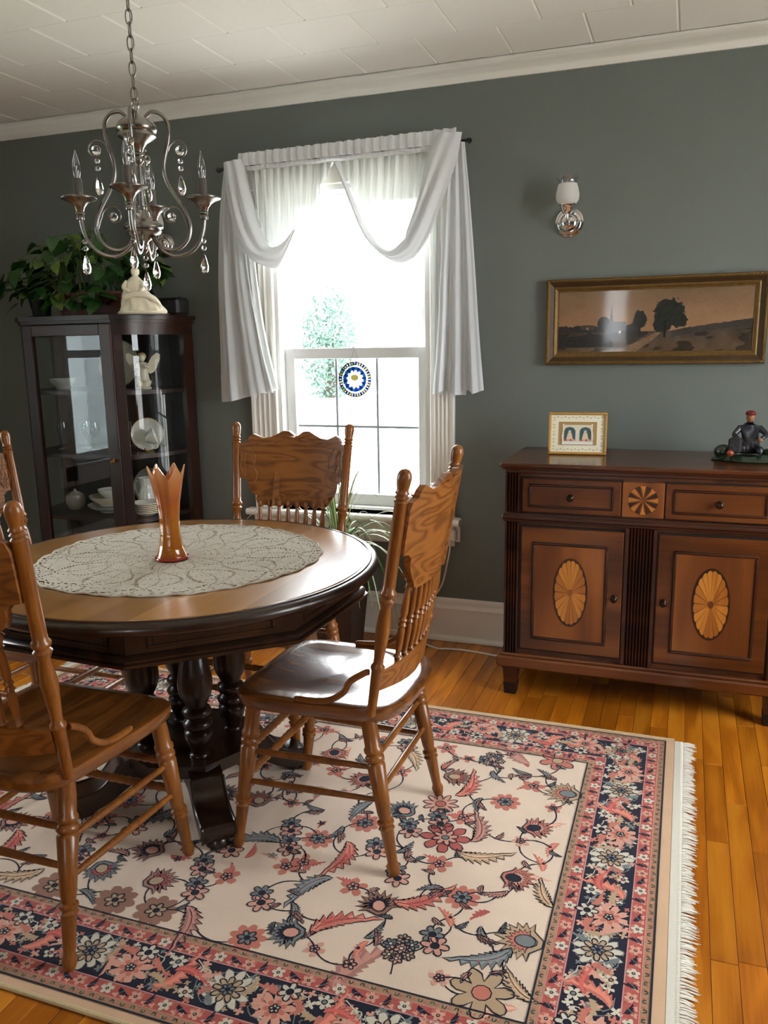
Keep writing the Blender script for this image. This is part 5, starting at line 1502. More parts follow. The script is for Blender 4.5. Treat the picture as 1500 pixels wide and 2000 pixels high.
def leaf(x, y, s, a, fill, outline=True, flip=1, layer=4, bend=.5):
    big = s > .06
    o, spine = serrated(9 if big else 6, .20 if big else .25, bend * 1.5, .5)
    o = [(px - .5, py) for px, py in o]; spine = [(px - .5, py) for px, py in spine]
    oo = xf(o, x, y, a, s, flip)
    n = len(o); h = (n - 2) // 2
    L_, R_ = oo[1:1 + h], oo[-1:-1 - h:-1]
    seq = [(oo[0], oo[0])] + list(zip(L_, R_)) + [(oo[1 + h], oo[1 + h])]
    def strips(k, col, ly):
        for p, q in zip(seq, seq[1:]):
            mp, mq = [((u[0][0] + u[1][0]) / 2, (u[0][1] + u[1][1]) / 2) for u in (p, q)]
            A = [(lerp(m_[0], u[0], k), lerp(m_[1], u[1], k)) for m_, u in ((mp, p[0]), (mq, q[0]), (mq, q[1]), (mp, p[1]))]
            if p[0] == p[1]: A = A[:3]
            elif q[0] == q[1]: A = [A[0], A[1], A[3]]
            P2.quad(A, col, ly)
    strips(1.0, fill, layer)
    if big: strips(.45, tuple(min(1, c * 1.45) for c in fill[:3]) + (1,), layer + 1)
    if outline:
        P2.line(oo, LW * .8, NAVY, layer + 2, True); P2.line(xf(spine[1:-1], x, y, a, s, flip), LW * .6, NAVY, layer + 2)
        if big:
            for t in (.35, .5, .65): P2.poly(xf(circ(.022, 6, t - .5, bend * 1.5 * (t * t - t * .4)), x, y, a, s, flip), PINK, layer + 3)
def palmette(x, y, s, a, c1, c2, c3, dark=False, layer=4):
    fan = [(-.15, -.55), (.15, -.55)]
    n = 11
    for k in range(n * 2 + 1):
        t = k / (n * 2); th = lerp(-.62 * PI, .62 * PI, t)
        r = (1.0 + rng.uniform(-.08, .08) if k % 2 else .66) * (1 - .22 * abs(2 * t - 1))
        fan.append((r * math.sin(th), r * math.cos(th) * .95 - .05))
    o = xf(fan[:2] + fan[2:][::-1], x, y, a, s)
    P2.poly(o, c1, layer); P2.line(o, LW, NAVY, layer + 3, True)
    inn = xf([(px * .62, py * .62 + .02) for px, py in fan[:2] + fan[2:][::-1]], x, y, a, s)
    P2.poly(inn, c2, layer + 1); P2.line(inn, LW * .8, NAVY, layer + 3, True)
    cc = xf([(.26 * math.cos(2 * PI * k / 10), .34 * math.sin(2 * PI * k / 10) - .05) for k in range(10)], x, y, a, s)
    P2.poly(cc, c3, layer + 2); P2.line(cc, LW * .8, NAVY, layer + 3, True)
def shadow_leaf(x, y, s, a, col, layer=2, flip=1): leaf(x, y, s, a, col, False, flip, layer)
def cluster(x, y, s, a, layer=4):
    for dx, dy, r in ((0, .75, .3), (-.45, .35, .32), (.42, .5, .3), (.05, .2, .34), (-.35, -.25, .3), (.4, -.1, .3), (0, -.4, .3)):
        (px, py), = xf([(dx, dy)], x, y, a, s)
        flower(px, py, r * s, a + dx, (GREYB, LPINK, TAN)[int((dx + dy) * 7) % 3], NAVY if dy > .5 else IVORY, 6, True, .7, layer)
    P2.line(xf([(0, 0), (-.05, -.7), (.02, -1.25)], x, y, a, s), LW, NAVY, layer)
MOT = [(-0.331, 2.527, 'ro'), (-0.532, 2.461, 'gr'), (-0.624, 2.323, 'pd'), (-0.553, 2.272, 'lp'), (-0.378, 2.346, 'sf'), (-0.275, 2.332, 'lo'), (-0.443, 2.229, 'pf'), (-0.526, 2.201, 'sd'), (-0.624, 2.157, 'r8s'), (-0.542, 2.109, 'sf'), (-0.336, 2.121, 'lp2'), (-0.470, 2.063, 'le'), (-0.564, 1.995, 'r8'), (-0.453, 1.929, 'le'), (-0.547, 1.876, 'sf'), (-0.347, 1.880, 'lp2'), (-0.456, 1.765, 'pf'), (-0.537, 1.781, 'sd'), (-0.272, 1.836, 'le2'), (-0.287, 1.964, 'bud'), (-0.281, 2.044, 'bud'), (-0.546, 1.706, 'lp'), (-0.282, 1.663, 'lo'), (-0.380, 1.648, 'sd'), (-0.340, 1.574, 'le'), (-0.339, 1.479, 'r7'), (-0.275, 1.514, 'le2'), (-0.806, 1.513, 'pd'), (-0.732, 1.588, 'lp'), (-0.642, 1.670, 'pd'), (-0.544, 1.537, 'gr'), (-0.938, 1.604, 'gf'), (-1.057, 1.649, 'sf'), (-0.846, 1.692, 'le'), (-0.892, 1.767, 'sf'), (-0.729, 1.717, 'sf'), (-0.635, 1.465, 'lsh'), (-0.613, 1.575, 'sd'), (-0.899, 1.877, 'pf'), (-0.803, 1.992, 'pf'), (-0.854, 1.926, 'sd'), (-0.851, 2.060, 'le2'), (-0.970, 2.009, 'sd'), (-0.893, 2.218, 'lp2'), (-1.001, 2.243, 'sf'), (-0.717, 2.088, 'pd'), (-1.052, 2.345, 'lp2'), (-1.154, 2.492, 'sf'), (-0.786, 1.829, 'lp'), (-0.738, 1.891, 'gf'), (-1.153, 2.002, 'pd'), (-1.058, 1.839, 'le'), (-1.219, 1.575, 'pd'), (-1.313, 1.683, 'pd'), (-1.388, 1.569, 'pd'), (-1.153, 1.477, 'tf'), (-1.043, 1.470, 'le'), (-0.894, 1.465, 'pf'), (-1.576, 1.468, 'le'), (-1.460, 1.474, 'tf'), (-0.484, 2.525, 'lsh'), (-0.464, 1.685, 'bud'), (-0.636, 1.518, 'bud'), (-0.928, 1.738, 'sf'), (-.79, 2.42, 'le'), (-.70, 2.50, 'sf'), (-.93, 2.47, 'pf'), (-.80, 2.30, 'sf')]
FX0, FX1, FY0, FY1 = NX0 + .24, NX1 - .24, NY0 + .235, NY1 - .235
MC = (FX0 + FX1) / 2
full = list(MOT)
for x, y, k in MOT:
    mx = 2 * MC - x
    if all((mx - q[0]) ** 2 + (y - q[1]) ** 2 > .085 ** 2 for q in full) and mx > FX0 + .03: full.append((mx, y, k))
full = [q for q in full if FX0 + .02 < q[0] < FX1 - .02 and FY0 + .02 < q[1] < FY1 - .015]
rg2 = random.Random(77)
tries = 0
while tries < 4000 and len(full) < 190:          # small flowers and sprigs in the gaps
    tries += 1
    x, y = rg2.uniform(FX0 + .03, FX1 - .03), rg2.uniform(FY0 + .03, FY1 - .03)
    if all((x - q[0]) ** 2 + (y - q[1]) ** 2 > .078 ** 2 for q in full): full.append((x, y, ('sm', 'sd', 'sm', 'le3', 'gf')[len(full) % 5]))
# field and vines
P2.quad([(RX0, RY0), (RX1, RY0), (RX1, RY1), (RX0, RY1)], S(214, 178, 144), 0)
P2.quad([(FX0, FY0), (FX1, FY0), (FX1, FY1), (FX0, FY1)], CREAMF, 1)
def vine(p, q, bulge):
    mx, my = (p[0] + q[0]) / 2, (p[1] + q[1]) / 2
    dx, dy = q[0] - p[0], q[1] - p[1]
    c = (mx - dy * bulge, my + dx * bulge)
    pts = [((1 - t) ** 2 * p[0] + 2 * t * (1 - t) * c[0] + t * t * q[0], (1 - t) ** 2 * p[1] + 2 * t * (1 - t) * c[1] + t * t * q[1]) for t in [k / 12 for k in range(13)]]
    P2.line(pts, .0042, NAVY, 3)
    return pts
done = {0}
while len(done) < len(full):
    best = None
    for i in done:
        for j in range(len(full)):
            if j not in done:
                d = (full[i][0] - full[j][0]) ** 2 + (full[i][1] - full[j][1]) ** 2
                if best is None or d < best[0]: best = (d, i, j)
    _, i, j = best
    done.add(j)
    pts = vine(full[i], full[j], .38 * (1 if (i + j) % 2 else -1))
    if rng.random() < .55 and best[0] > .006:     # small side leaf
        p, q = pts[6], pts[7]
        leaf(p[0], p[1] + .012, .034, math.atan2(q[1] - p[1], q[0] - p[0]) + .8, (GREYB, LPINK, MAUVE)[(i + j) % 3], True, 1, 4)
for i in range(len(full)):                          # a second, longer set of vines
    near = sorted(range(len(full)), key=lambda j: (full[i][0] - full[j][0]) ** 2 + (full[i][1] - full[j][1]) ** 2)
    j = near[3]
    if i < j and (i * 7) % 3: vine(full[i], full[j], .5 * (1 if i % 2 else -1))
for n_, (x, y, k) in enumerate(full):
    a = (n_ * 2.399) % (2 * PI)
    fl = 1 if n_ % 2 else -1
    if k == 'ro': flower(x, y, .050 * MS, a, SALM, TAN, 6)
    elif k == 'r7': flower(x, y, .058 * MS, a, TAN, SALM, 7); shadow_leaf(x + .04, y - .03, .07 * MS, a, LPINK)
    elif k == 'r8': flower(x, y, .058 * MS, a, PINK, IVORY, 8, True, .6); flower(x, y, .030 * MS, a + .3, LPINK, GREYB, 8, True, .6, 7)
    elif k == 'r8s': flower(x, y, .044 * MS, a, LPINK, SALM, 10)
    elif k == 'gr': cluster(x, y, .046 * MS, a % .8 - .4)
    elif k == 'gf': flower(x, y + .016, .024 * MS, a, GREYB, NAVY, 6); flower(x + .016, y - .018, .028 * MS, a, LPINK, NAVY, 6)
    elif k == 'pd': palmette(x, y, .052 * MS, a, (GREYB, MAUVE, BROWN)[n_ % 3], NAVY if n_ % 2 else PINK, LPINK if n_ % 2 else TAN)
    elif k == 'lp2': palmette(x, y, .050 * MS, a, SALM, LPINK, NAVY); shadow_leaf(x + .03, y + .02, .07 * MS, a + 1, LPINK)
    elif k == 'lo': palmette(x, y, .064 * MS, PI / 2, TAN, SALM, GREYB)
    elif k == 'lp': leaf(x, y, .115 * MS, a, SALM, True, fl, 4, .7); leaf(x, y, .06 * MS, a, PINK, False, fl, 5, .7)
    elif k == 'le': leaf(x, y, .110 * MS, a, (GREYB, TAN, MAUVE)[n_ % 3], True, fl, 4, .6)
    elif k == 'le2': leaf(x, y, .085 * MS, a, (TAN, GREYB)[n_ % 2], True, fl, 4, .4)
    elif k == 'lsh': shadow_leaf(x, y, .14 * MS, a, MAUVE, 3, fl); flower(x, y, .013 * MS, a, LPINK, NAVY, 5)
    elif k == 'pf': P2.poly(xf(radial(9, .7, 1, .8, 6, 0, .1), x, y, a, .038 * MS), SALM, 3); flower(x, y, .020 * MS, a, GREYB, NAVY, 6)
    elif k == 'tf': P2.poly(xf(radial(9, .75, 1, .8, 6, 0, .1), x, y, a, .046 * MS), BROWN, 3); flower(x, y, .022 * MS, a, TAN, NAVY, 6)
    elif k == 'sf': P2.poly(xf(radial(5, .4, 1, .7, 6, 0, .15), x, y, a, .030 * MS), SALM, 3); flower(x, y, .013 * MS, a + .4, LPINK, NAVY, 5); shadow_leaf(x + .02 * math.cos(a), y + .02 * math.sin(a), .05 * MS, a, PINK, 2)
    elif k == 'sd': leaf(x, y, .05 * MS, a, GREYB, True, fl); leaf(x + .012, y - .014, .040 * MS, a + .7, MAUVE, True, fl, 5)
    elif k == 'sm': P2.poly(xf(radial(5, .4, 1, .7, 6, 0, .15), x, y, a, .026), (SALM, LPINK)[n_ % 2], 3); flower(x, y, .012, a + .4, (GREYB, LPINK)[n_ % 2], NAVY, 5)
    elif k == 'le3': leaf(x, y, .066, a, (MAUVE, GREYB, SALM)[n_ % 3], True, fl, 4, .6)
    elif k == 'bud': shadow_leaf(x, y, .055 * MS, a, SALM, 3); P2.poly(xf(circ(.005, 8), x, y, 0, 1), NAVY, 5)
for _ in range(160):     # stray pink buds on the open ground
    x, y = rng.uniform(FX0 + .03, FX1 - .03), rng.uniform(FY0 + .03, FY1 - .03)
    if all((x - q[0]) ** 2 + (y - q[1]) ** 2 > .06 ** 2 for q in full):
        shadow_leaf(x, y, rng.uniform(.035, .065), rng.uniform(0, 6), (SALM, LPINK, PINK)[_ % 3], 2, 1)
        if _ % 2: P2.poly(xf(radial(5, .3, 1, .8, 4, 0, .3), x, y, _, .013), (GREYB, NAVY)[_ % 4 == 1], 4)
# borders, laid side by side along each edge: offsets inward from the outer navy outline
def side_frame(k):
    """returns (origin, along, inward, length) of the 4 sides"""
    return [((NX0, NY0), (1, 0), (0, 1), NX1 - NX0), ((NX1, NY0), (0, 1), (-1, 0), NY1 - NY0), ((NX1, NY1), (-1, 0), (0, -1), NX1 - NX0), ((NX0, NY1), (0, -1), (1, 0), NY1 - NY0)][k]
for k in range(4):
    o, al, inn, L = side_frame(k)
    def Q(s, d): return (o[0] + al[0] * s + inn[0] * d, o[1] + al[1] * s + inn[1] * d)
    ang = math.atan2(al[1], al[0])
    def strip(d0, d1, col, layer): P2.quad([Q(d0, d0), Q(L - d0, d0), Q(L - d1, d1), Q(d1, d1)], col, layer)
    strip(0, .0045, NAVY, 8)
    strip(.0045, .022, S(170, 138, 108), 2); strip(.022, .0245, S(214, 140, 128), 4); strip(.0245, .057, PINK, 2); strip(.057, .060, S(206, 150, 150), 4)
    strip(.060, .183, NAVY, 2)
    strip(.183, .186, S(206, 150, 150), 4); strip(.186, .2165, PINK, 2); strip(.2165, .219, S(214, 140, 128), 4); strip(.219, .2365, S(176, 146, 116), 2); strip(.2365, .2405, NAVY, 8)
    def guard(d, w, s0, s1):
        n = int((s1 - s0) / .036)
        for i in range(n):
            s = s0 + (i + .5) * (s1 - s0) / n
            x, y = Q(s, d)
            if i % 2 == 0:
                leaf(x, y, .030, ang + (.9 if i % 4 else -.9), NAVY, False, 1, 5)
                P2.line([Q(s - .008, d - .008), Q(s + .008, d + .008)], .0016, GREYB, 6)
            else:
                P2.poly(xf(radial(5, .55, 1, .8, 4, 0, .2), x, y, i, .016), LPINK if i % 4 == 1 else IVORY, 5)
                P2.poly(xf(circ(.0045, 8), x, y, 0, 1), NAVY, 6); P2.poly(xf(circ(.0022, 6), x, y, 0, 1), TAN, 7)
            for q in (-.009, .010):
                P2.poly(xf(radial(3, .4, 1, 1, 4, 0, .3), *Q(s + q, d + (.009 if i % 2 else -.009)), q, .008), (LPINK, SALM)[i % 2], 4)
    guard(.041, .03, .03, L - .03); guard(.2015, .03, .21, L - .21)
    def ticks(d, s0, s1):
        n = int((s1 - s0) / .026)
        for i in range(n):
            s = s0 + (i + .5) * (s1 - s0) / n
            f_ = 1 if i % 2 else -1
            P2.line([Q(s - .004, d - .003 * f_), Q(s - .003, d + .004 * f_), Q(s + .003, d + .004 * f_), Q(s + .004, d - .003 * f_)], .0019, NAVY, 6)
            P2.poly(xf(circ(.004, 6), *Q(s + .011, d), 0, 1), SALM, 5)
    ticks(.0135, .02, L - .02); ticks(.228, .235, L - .235)
    # main navy border: repeating palmette / rosette / curling leaf
    PER = .118
    n = max(1, int((L - .16) / PER))
    for i in range(n):
        s = .08 + (i + .5) * (L - .16) / n
        c = .1215
        kind = i % 3
        if kind == 0:
            o_ = xf(radial(11, .62, 1, .6, 5, 0, .22), *Q(s, c), ang, .057); P2.poly(o_, IVORY, 4); P2.line(o_, .0022, GREYB, 5, True)
            flower(*Q(s, c), .036, ang, TAN, LPINK, 9, True, .6, 5); flower(*Q(s, c), .017, ang, GREYB, NAVY, 6, True, .7, 7)
            for q in (-1, 1): leaf(*Q(s + q * .030, c + q * .034), .045, ang + q * .6, GREYB, False, q, 4)
        elif kind == 1:
            P2.poly(xf(radial(9, .5, 1, .55, 6, 0, .25), *Q(s, c - .014), ang, .048), LPINK, 4); P2.poly(xf(radial(7, .5, 1, .6, 6, .2, .1), *Q(s, c - .014), ang, .026), SALM, 5); flower(*Q(s, c - .014), .012, ang, IVORY, NAVY, 5, True, .7, 6)
            flower(*Q(s + .010, c + .038), .027, ang, IVORY, NAVY, 6, True, .7, 4)
            leaf(*Q(s - .03, c + .036), .055, ang + 2.5, SALM, False, 1, 4)
        else:
            leaf(*Q(s, c - .016), .100, ang + .5, SALM, False, 1, 4, .9); leaf(*Q(s + .015, c + .028), .080, ang + 3.6, PINK, False, -1, 5, .8)
            flower(*Q(s - .028, c + .036), .020, ang, IVORY, GREYB, 6, False, .7, 5)
            flower(*Q(s + .036, c - .036), .016, ang, IVORY, SALM, 5, False, .7, 5)
        for q in (-1, 1):
            P2.line([Q(s + q * (.012 + .046 * math.sin(t)), c + q * (.052 - .016 * t) + .004 * math.cos(5 * t)) for t in [k_ * .3 for k_ in range(8)]], .0026, (GREYB, IVORY)[q > 0], 4)
            leaf(*Q(s + q * .048, c + q * .012), .046, ang + 1.2 * q + i, (LPINK, TAN, SALM)[(i + q) % 3], False, q, 5, .9)
        # filler sprigs and grey vine
        P2.line([Q(s - .055, c + .05 * math.sin(i)), Q(s - .03, c + .045), Q(s, c + .052), Q(s + .03, c + .04), Q(s + .055, c - .04)], .0022, GREYB, 3)
        for j in range(26):
            P2.poly(xf(radial(4, .35, 1, .8, 4, 0, .4), *Q(s + rng.uniform(-.058, .058), c + rng.uniform(-.055, .055)), rng.uniform(0, 6), rng.uniform(.007, .014)), (IVORY, TAN, LPINK, GREYB, SALM)[j % 5], 3)
me = P2.mb.mesh('pile', attr_mat('wool_pile', .95, .15, var=(9, .10)), 180, recalc=False)
paint_faces(me, P2.c)
pile = link('woven_pile', me, rug); pile['kind'] = 'stuff'
EDGE = pbr('cream_rug_binding', S(214, 194, 150), .9, bump=(300, .4))
m = MB(); m.box(RX0, RX1, RY0, RY1, .0005, RZ - .0003, .002); m.build('rug_body', pbr('peach_wool_ground', S(206, 170, 136), .95, bump=(500, .3)), rug, recalc=False)
for y_ in (RY0, RY1):
    m = MB(); m.tube([(lerp(RX0, RX1, k / 20), y_, .0058) for k in range(21)], .0058, 8); m.build('side_binding', EDGE, rug)
KIL = pbr('white_cotton_webbing', S(232, 228, 214), .9, bump=(600, .4))
for s, xe in ((1, RX1), (-1, RX0)):
    m = MB(); m.box(min(xe, xe + s * .020), max(xe, xe + s * .020), RY0 + .004, RY1 - .004, .0005, .007, .0015); kb = m.build('webbing', KIL, rug, recalc=False)
    m = MB(); rg = random.Random(8 if s > 0 else 9)
    y_ = RY0 + .006
    while y_ < RY1 - .006:
        x0 = xe + s * .019
        Lf = rg.uniform(.034, .052)
        dy = rg.uniform(-.007, .007)
        m.tube([(x0, y_, .006), (x0 + s * .006, y_, .0068), (x0 + s * .009, y_ + dy * .1, .0045)], [.0016, .0022, .0014], 5)
        for q in range(3):
            e = dy + rg.uniform(-.004, .004)
            m.tube([(x0 + s * .008, y_ + dy * .1, .0045), (x0 + s * Lf * .5, y_ + e * .5, .0040 + .002 * rg.random()), (x0 + s * Lf * rg.uniform(.85, 1.05), y_ + e, .0016)], [.0014, .0016, .0005], 4)
        y_ += .0046
    fr = m.build('fringe', pbr('white_cotton_fringe', S(242, 238, 226), .9), rug, 60, recalc=False)
    fr['kind'] = 'stuff'
# ------------------------------------------------------------------ crochet table mat: real holes between the stitches
dl = thing('crochet_doily', 'large round ivory crochet doily covering the middle of the table', 'doily', (-1.395, 2.03, TZ))
NT, NR = 480, 96
mb = MB(); vid = {}
def dr(i, j):
    th, q = 2 * PI * i / NT, j / NR
    edge = .408 * (1 + .020 * abs(math.sin(th * 12)) + .012 * math.sin(th * 3 + 1) + .008 * math.sin(th * 5))
    r = .012 + (edge - .012) * q
    z = .0022 + .0006 * math.sin(th * 60) * math.sin(q * 120) + .0014 * max(0, math.sin(th * 12 + q * 9)) * q
    return (r * math.cos(th), r * math.sin(th), z)
def hole(i, j):
    th, q = i / NT, j / NR
    if j < 2 or j >= NR - 1: return False
    sect = (th * 12 + .22 * math.sin(q * 7)) % 1.0              # pineapple leaves in 12 sectors
    leafw = .42 * math.sin(PI * ((q * 2.4) % 1.0)) ** .7
    edge_ = abs(abs(sect - .5) - leafw) < .030
    rib = abs(sect - .5) < .014
    if (edge_ or rib) and (j % 2 == 0): return True
    if j % 12 == 11 and i % 4 == 1: return True
    if j > NR - 7 and j % 3 == 0 and i % 5 < 2: return True
    return False
for j in range(NR + 1):
    for i in range(NT): mb.v.append(dr(i, j))
for j in range(NR):
    for i in range(NT):
        if not hole(i, j):
            mb.f.append((j * NT + i, j * NT + (i + 1) % NT, (j + 1) * NT + (i + 1) % NT, (j + 1) * NT + i)); mb.m.append(0)
YARN = pbr('ivory_cotton_yarn', S(222, 216, 202), .95, spec=.1, bump=(420, .6), var=(60, .12))
mb.build('lacework', YARN, dl, 180, recalc=False)
m = MB(); m.tube([(lambda p: (p[0] * 1.002, p[1] * 1.002, .0032 + .0012 * math.sin(k * 1.1)))(dr(k * 2, NR)) for k in range(NT // 2)], .0028, 5, closed=True); m.build('picot_edge', YARN, dl)
m = MB(); m.lathe([(0, .0022), (.013, .0022)], 24, close=False); m.build('centre_knot', YARN, dl)

# ------------------------------------------------------------------ orange carnival glass vase
vz = thing('vase', 'tall orange carnival glass vase with a pointed crown rim on the doily', 'vase', (-1.393, 1.985, TZ + .0045))
def vcol():
    m, nt, b = new_mat('orange_carnival_glass')
    tc = N(nt, 'ShaderNodeTexCoord'); sp = N(nt, 'ShaderNodeSeparateXYZ'); nt.links.new(tc.outputs['Object'], sp.inputs[0])
    mr = N(nt, 'ShaderNodeMapRange'); mr.inputs[1].default_value = 0; mr.inputs[2].default_value = .28
    nt.links.new(sp.outputs[2], mr.inputs[0])
    cr = N(nt, 'ShaderNodeValToRGB'); e = cr.color_ramp.elements
    e[0].position, e[0].color = .0, S(186, 74, 22); e[1].position, e[1].color = 1, S(240, 190, 140)
    for p, c in ((.08, S(222, 136, 36)), (.35, S(230, 150, 44)), (.62, S(222, 118, 40)), (.80, S(232, 154, 92))): q = e.new(p); q.color = c
    nt.links.new(mr.outputs[0], cr.inputs[0]); nt.links.new(cr.outputs[0], b.inputs['Base Color'])
    b.inputs['Roughness'].default_value = .12; b.inputs['Transmission Weight'].default_value = .35; b.inputs['Coat Weight'].default_value = .6
    b.inputs['Subsurface Weight'].default_value = .15; b.inputs['Subsurface Radius'].default_value = (.03, .012, .004)
    m.diffuse_color = S(206, 110, 34)
    return m
VP = [(0, .046, 0), (.02, .047, .004), (.05, .043, .012), (.12, .0345, .035), (.25, .0285, .075), (.45, .0285, .125), (.62, .0325, .165), (.78, .0395, .205), (.9, .0445, .235), (1, .0485, .258)]
def vshape(u, v, inner=0.0):
    a = 2 * PI * u
    r, z = interp(VP, v)
    r *= 1 + .035 * math.cos(8 * a) * (.3 + v)
    peak = abs(((6 * u + .35) % 1.0) * 2 - 1) ** 1.15
    if v > .84:
        k = (v - .84) / .16
        z += k * (-.020 + .040 * peak); r += k * (-.002 + .007 * peak)
    r = max(.002, r - inner)
    return (r * math.cos(a), r * math.sin(a), z)
m = MB(); m.grid(vshape, 96, 40, wrap=True)
m.grid(lambda u, v: (lambda p: (p[0], p[1], max(p[2], .012)))(vshape(u, v, .004)), 96, 40, wrap=True)
n_ = 96
b0 = len(m.v) - n_ * 41
m.f += [(40 * n_ + k, 40 * n_ + (k + 1) % n_, b0 + 40 * n_ + (k + 1) % n_, b0 + 40 * n_ + k) for k in range(n_)]; m.m += [0] * n_
m.f += [tuple(range(n_)), tuple(b0 + k for k in range(n_))]; m.m += [0, 0]
m.build('vessel', vcol(), vz, 60)
m = MB(); m.tube([(.0462 * math.cos(2 * PI * k / 48), .0462 * math.sin(2 * PI * k / 48), .004) for k in range(48)], .0042, 8, closed=True); m.build('foot_ring', pbr('red_amber_glass', S(170, 44, 16), .12, coat=.6), vz)

# ------------------------------------------------------------------ spider plant in a tapered dark planter by the window
spd = thing('spider_plant', 'arching green and white spider plant in a dark tapered planter before the window', 'plant', (-1.42, 3.28, 0))
PLM = pbr('dark_brown_planter', S(46, 34, 27), .45)
m = MB()
def taper_box(m, pts):
    vs = []
    for h, z in pts: vs += [(a * h, b * h, z) for a, b in ((-1, -1), (1, -1), (1, 1), (-1, 1))]
    fs = [(0, 1, 2, 3)] + [(L_ * 4 + k, L_ * 4 + (k + 1) % 4, L_ * 4 + 4 + (k + 1) % 4, L_ * 4 + 4 + k) for L_ in range(len(pts) - 1) for k in range(4)]
    fs.append(tuple((len(pts) - 1) * 4 + k for k in range(4)))
    m.add(vs, fs)
taper_box(m, [(.075, .001), (.115, .45), (.122, .455), (.122, .48), (.112, .48), (.108, .455)]); m.build('planter', PLM, spd, 30)
m = MB(); m.box(-.107, .107, -.107, .107, .440, .458); m.build('soil', pbr('dark_soil', S(30, 22, 16), .95, bump=(90, .8)), spd, recalc=False)
SPG, SPW = pbr('spider_plant_green', S(86, 112, 48), .45), pbr('spider_plant_pale_stripe', S(206, 212, 176), .45)
rg = random.Random(21)
def blade(ang, reach, rise, fall, w, mats, n=12):
    vs, fs, mi = [], [], []
    for k in range(n + 1):
        t = k / n
        r = reach * t
        z = .455 + rise * math.sin(PI * min(1, t * 1.05) * .62) * 1.1 - fall * t ** 3
        hw = w * (1 - t) ** .5 * (.6 + .8 * min(1, t * 4)) * .7 + .0003
        ca, sa = math.cos(ang), math.sin(ang)
        for q, dz in ((-1, .0015), (-.35, 0), (.35, 0), (1, .0015)):
            vs.append((r * ca - sa * hw * q, r * sa + ca * hw * q, z + dz))
    for k in range(n):
        for e in range(3):
            fs.append((k * 4 + e, k * 4 + e + 1, (k + 1) * 4 + e + 1, (k + 1) * 4 + e)); mi.append(0 if e != 1 else 1)
    m = MB(); m.add(vs, fs); m.m = mi
    return m.build('blade', mats, spd, 180, recalc=False)
for k in range(46):
    ang = 2 * PI * k / 46 + rg.uniform(-.1, .1)
    up = rg.random()
    reach, rise, fall = (rg.uniform(.10, .2), rg.uniform(.22, .34), .0) if up < .35 else (rg.uniform(.22, .40), rg.uniform(.10, .20), rg.uniform(.10, .42))
    if math.sin(ang) > .35: reach = min(reach, .18); fall = min(fall, .1)
    blade(ang, reach, rise, fall, rg.uniform(.006, .010), [SPG, SPW] if k % 2 else [SPG, SPG])
for ang, reach, rise, fall in ((-.25, .46, .16, .20), (-.45, .44, .14, .12), (-.6, .40, .10, .05), (-.15, .42, .10, .38), (-2.7, .40, .26, .10), (.05, .36, .2, .06)):
    blade(ang, reach, rise, fall, .007, [SPW, SPG])

# ------------------------------------------------------------------ outlet, plug-in, flex
WPL = pbr('white_plastic', S(228, 226, 218), .35)
ol = thing('wall_outlet', 'white wall outlet with a plug-in adapter right of the window', 'outlet', (-.965, WALL_Y, .53))
m = MB(); m.box(-.035, .035, -.006, 0, -.057, .057, .003); m.build('cover_plate', WPL, ol, recalc=False)
for zz in (-.022, .022):
    m = MB(); m.box(-.016, .016, -.0085, -.005, zz - .013, zz + .013, .003); rc = m.build('socket', WPL, ol, recalc=False)
    for q in (-.006, .006):
        m = MB(); m.box(q - .001, q + .001, -.0088, -.0082, zz - .004, zz + .005); m.build('slot', SBDARK, rc, recalc=False)
m = MB(); m.box(-.020, .022, -.040, -.0088, -.048, .004, .006); m.build('adapter', WPL, ol, recalc=False)
m = MB()
pts = spline([(-.965, WALL_Y - .045, .485), (-.975, WALL_Y - .05, .40), (-1.02, WALL_Y - .035, .25), (-1.12, WALL_Y - .03, .16), (-1.17, WALL_Y - .03, .10), (-1.15, WALL_Y - .045, .05), (-1.12, 3.485, .012), (-1.07, 3.445, .005), (-1.006, 3.405, .005), (-.96, 3.41, .005), (-.894, 3.418, .005), (-.80, 3.41, .005), (-.713, 3.395, .005), (-.60, 3.42, .005), (-.45, 3.46, .005)], 6)
m.tube(pts, .0042, 8)
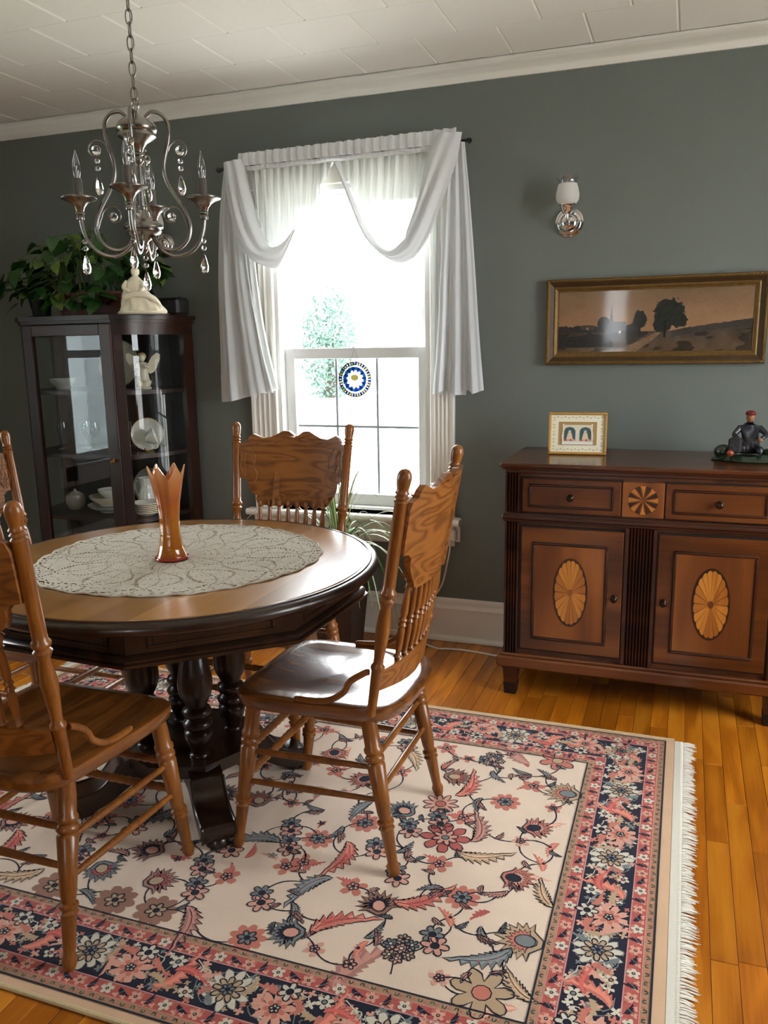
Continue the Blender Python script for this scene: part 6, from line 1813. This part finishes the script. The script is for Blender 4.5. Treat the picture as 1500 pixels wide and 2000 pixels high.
cd = m.build('extension_cord', WPL, None, 60); tag(cd, 'white extension cord running along the floor to the sideboard', 'cord')

# ------------------------------------------------------------------ garden tree and neighbouring house, seen through glass
TREEL = pbr('dark_evergreen_leaf', S(66, 92, 80), .8)
tree = thing('garden_tree', 'dark leafy tree outside, at the left of the window view', 'tree', (-13.6, 31, -.7))
m = MB(); m.turned((0, 0, 0), (.1, 0, 2.2), [(0, .22), (.3, .16), (1, .10)], 10); m.build('trunk', pbr('bark', S(50, 40, 32), .9), tree)
rg = random.Random(4)
m = MB()
for k in range(2600):
    th, u = rg.uniform(0, 2 * PI), rg.uniform(-1, 1)
    rad = (rg.random() ** .4)
    c = Vector((1.15 * rad * math.cos(th) * math.sqrt(1 - u * u), 1.1 * rad * math.sin(th) * math.sqrt(1 - u * u), 1.9 + 2.5 * rad * u))
    if rg.random() < .25 and math.sin(c.x * 4) * math.sin(c.z * 3) > .1: continue
    a = Vector((rg.gauss(0, 1), rg.gauss(0, 1), rg.gauss(0, 1))).normalized(); b = a.orthogonal().normalized(); s_ = rg.uniform(.05, .10)
    m.add([c + a * s_ * 1.4, c + b * s_ * .7, c - a * s_, c - b * s_ * .7], [(0, 1, 2, 3)])
o = m.build('foliage', TREEL, tree, 180, recalc=False); o['kind'] = 'stuff'
hs = thing('neighbour_house', 'white clapboard house outside, reflected in the cabinet door', 'house', (-7.2, -3.62, -.66))
SID = pbr('white_clapboard', S(200, 206, 212), .7)
m = MB(); m.box(-1.2, 1.2, -2.6, 2.6, 0, 3.2); m.build('wall', SID, hs, recalc=False)
for k in range(19):
    m = MB(); M = Matrix.Translation((1.2, 0, .16 * k + .08)) @ Matrix.Rotation(math.radians(7), 4, 'Y')
    m.box(-.012, .016, -2.62, 2.62, -.085, .085, M=M); m.build('clapboard', SID, hs, recalc=False)
m = MB(); m.prism([(-1.5, 3.15), (1.5, 3.15), (0, 4.4)], -2.9, 2.9, axis='Y'); m.build('roof', pbr('grey_shingle', S(70, 70, 74), .9), hs)
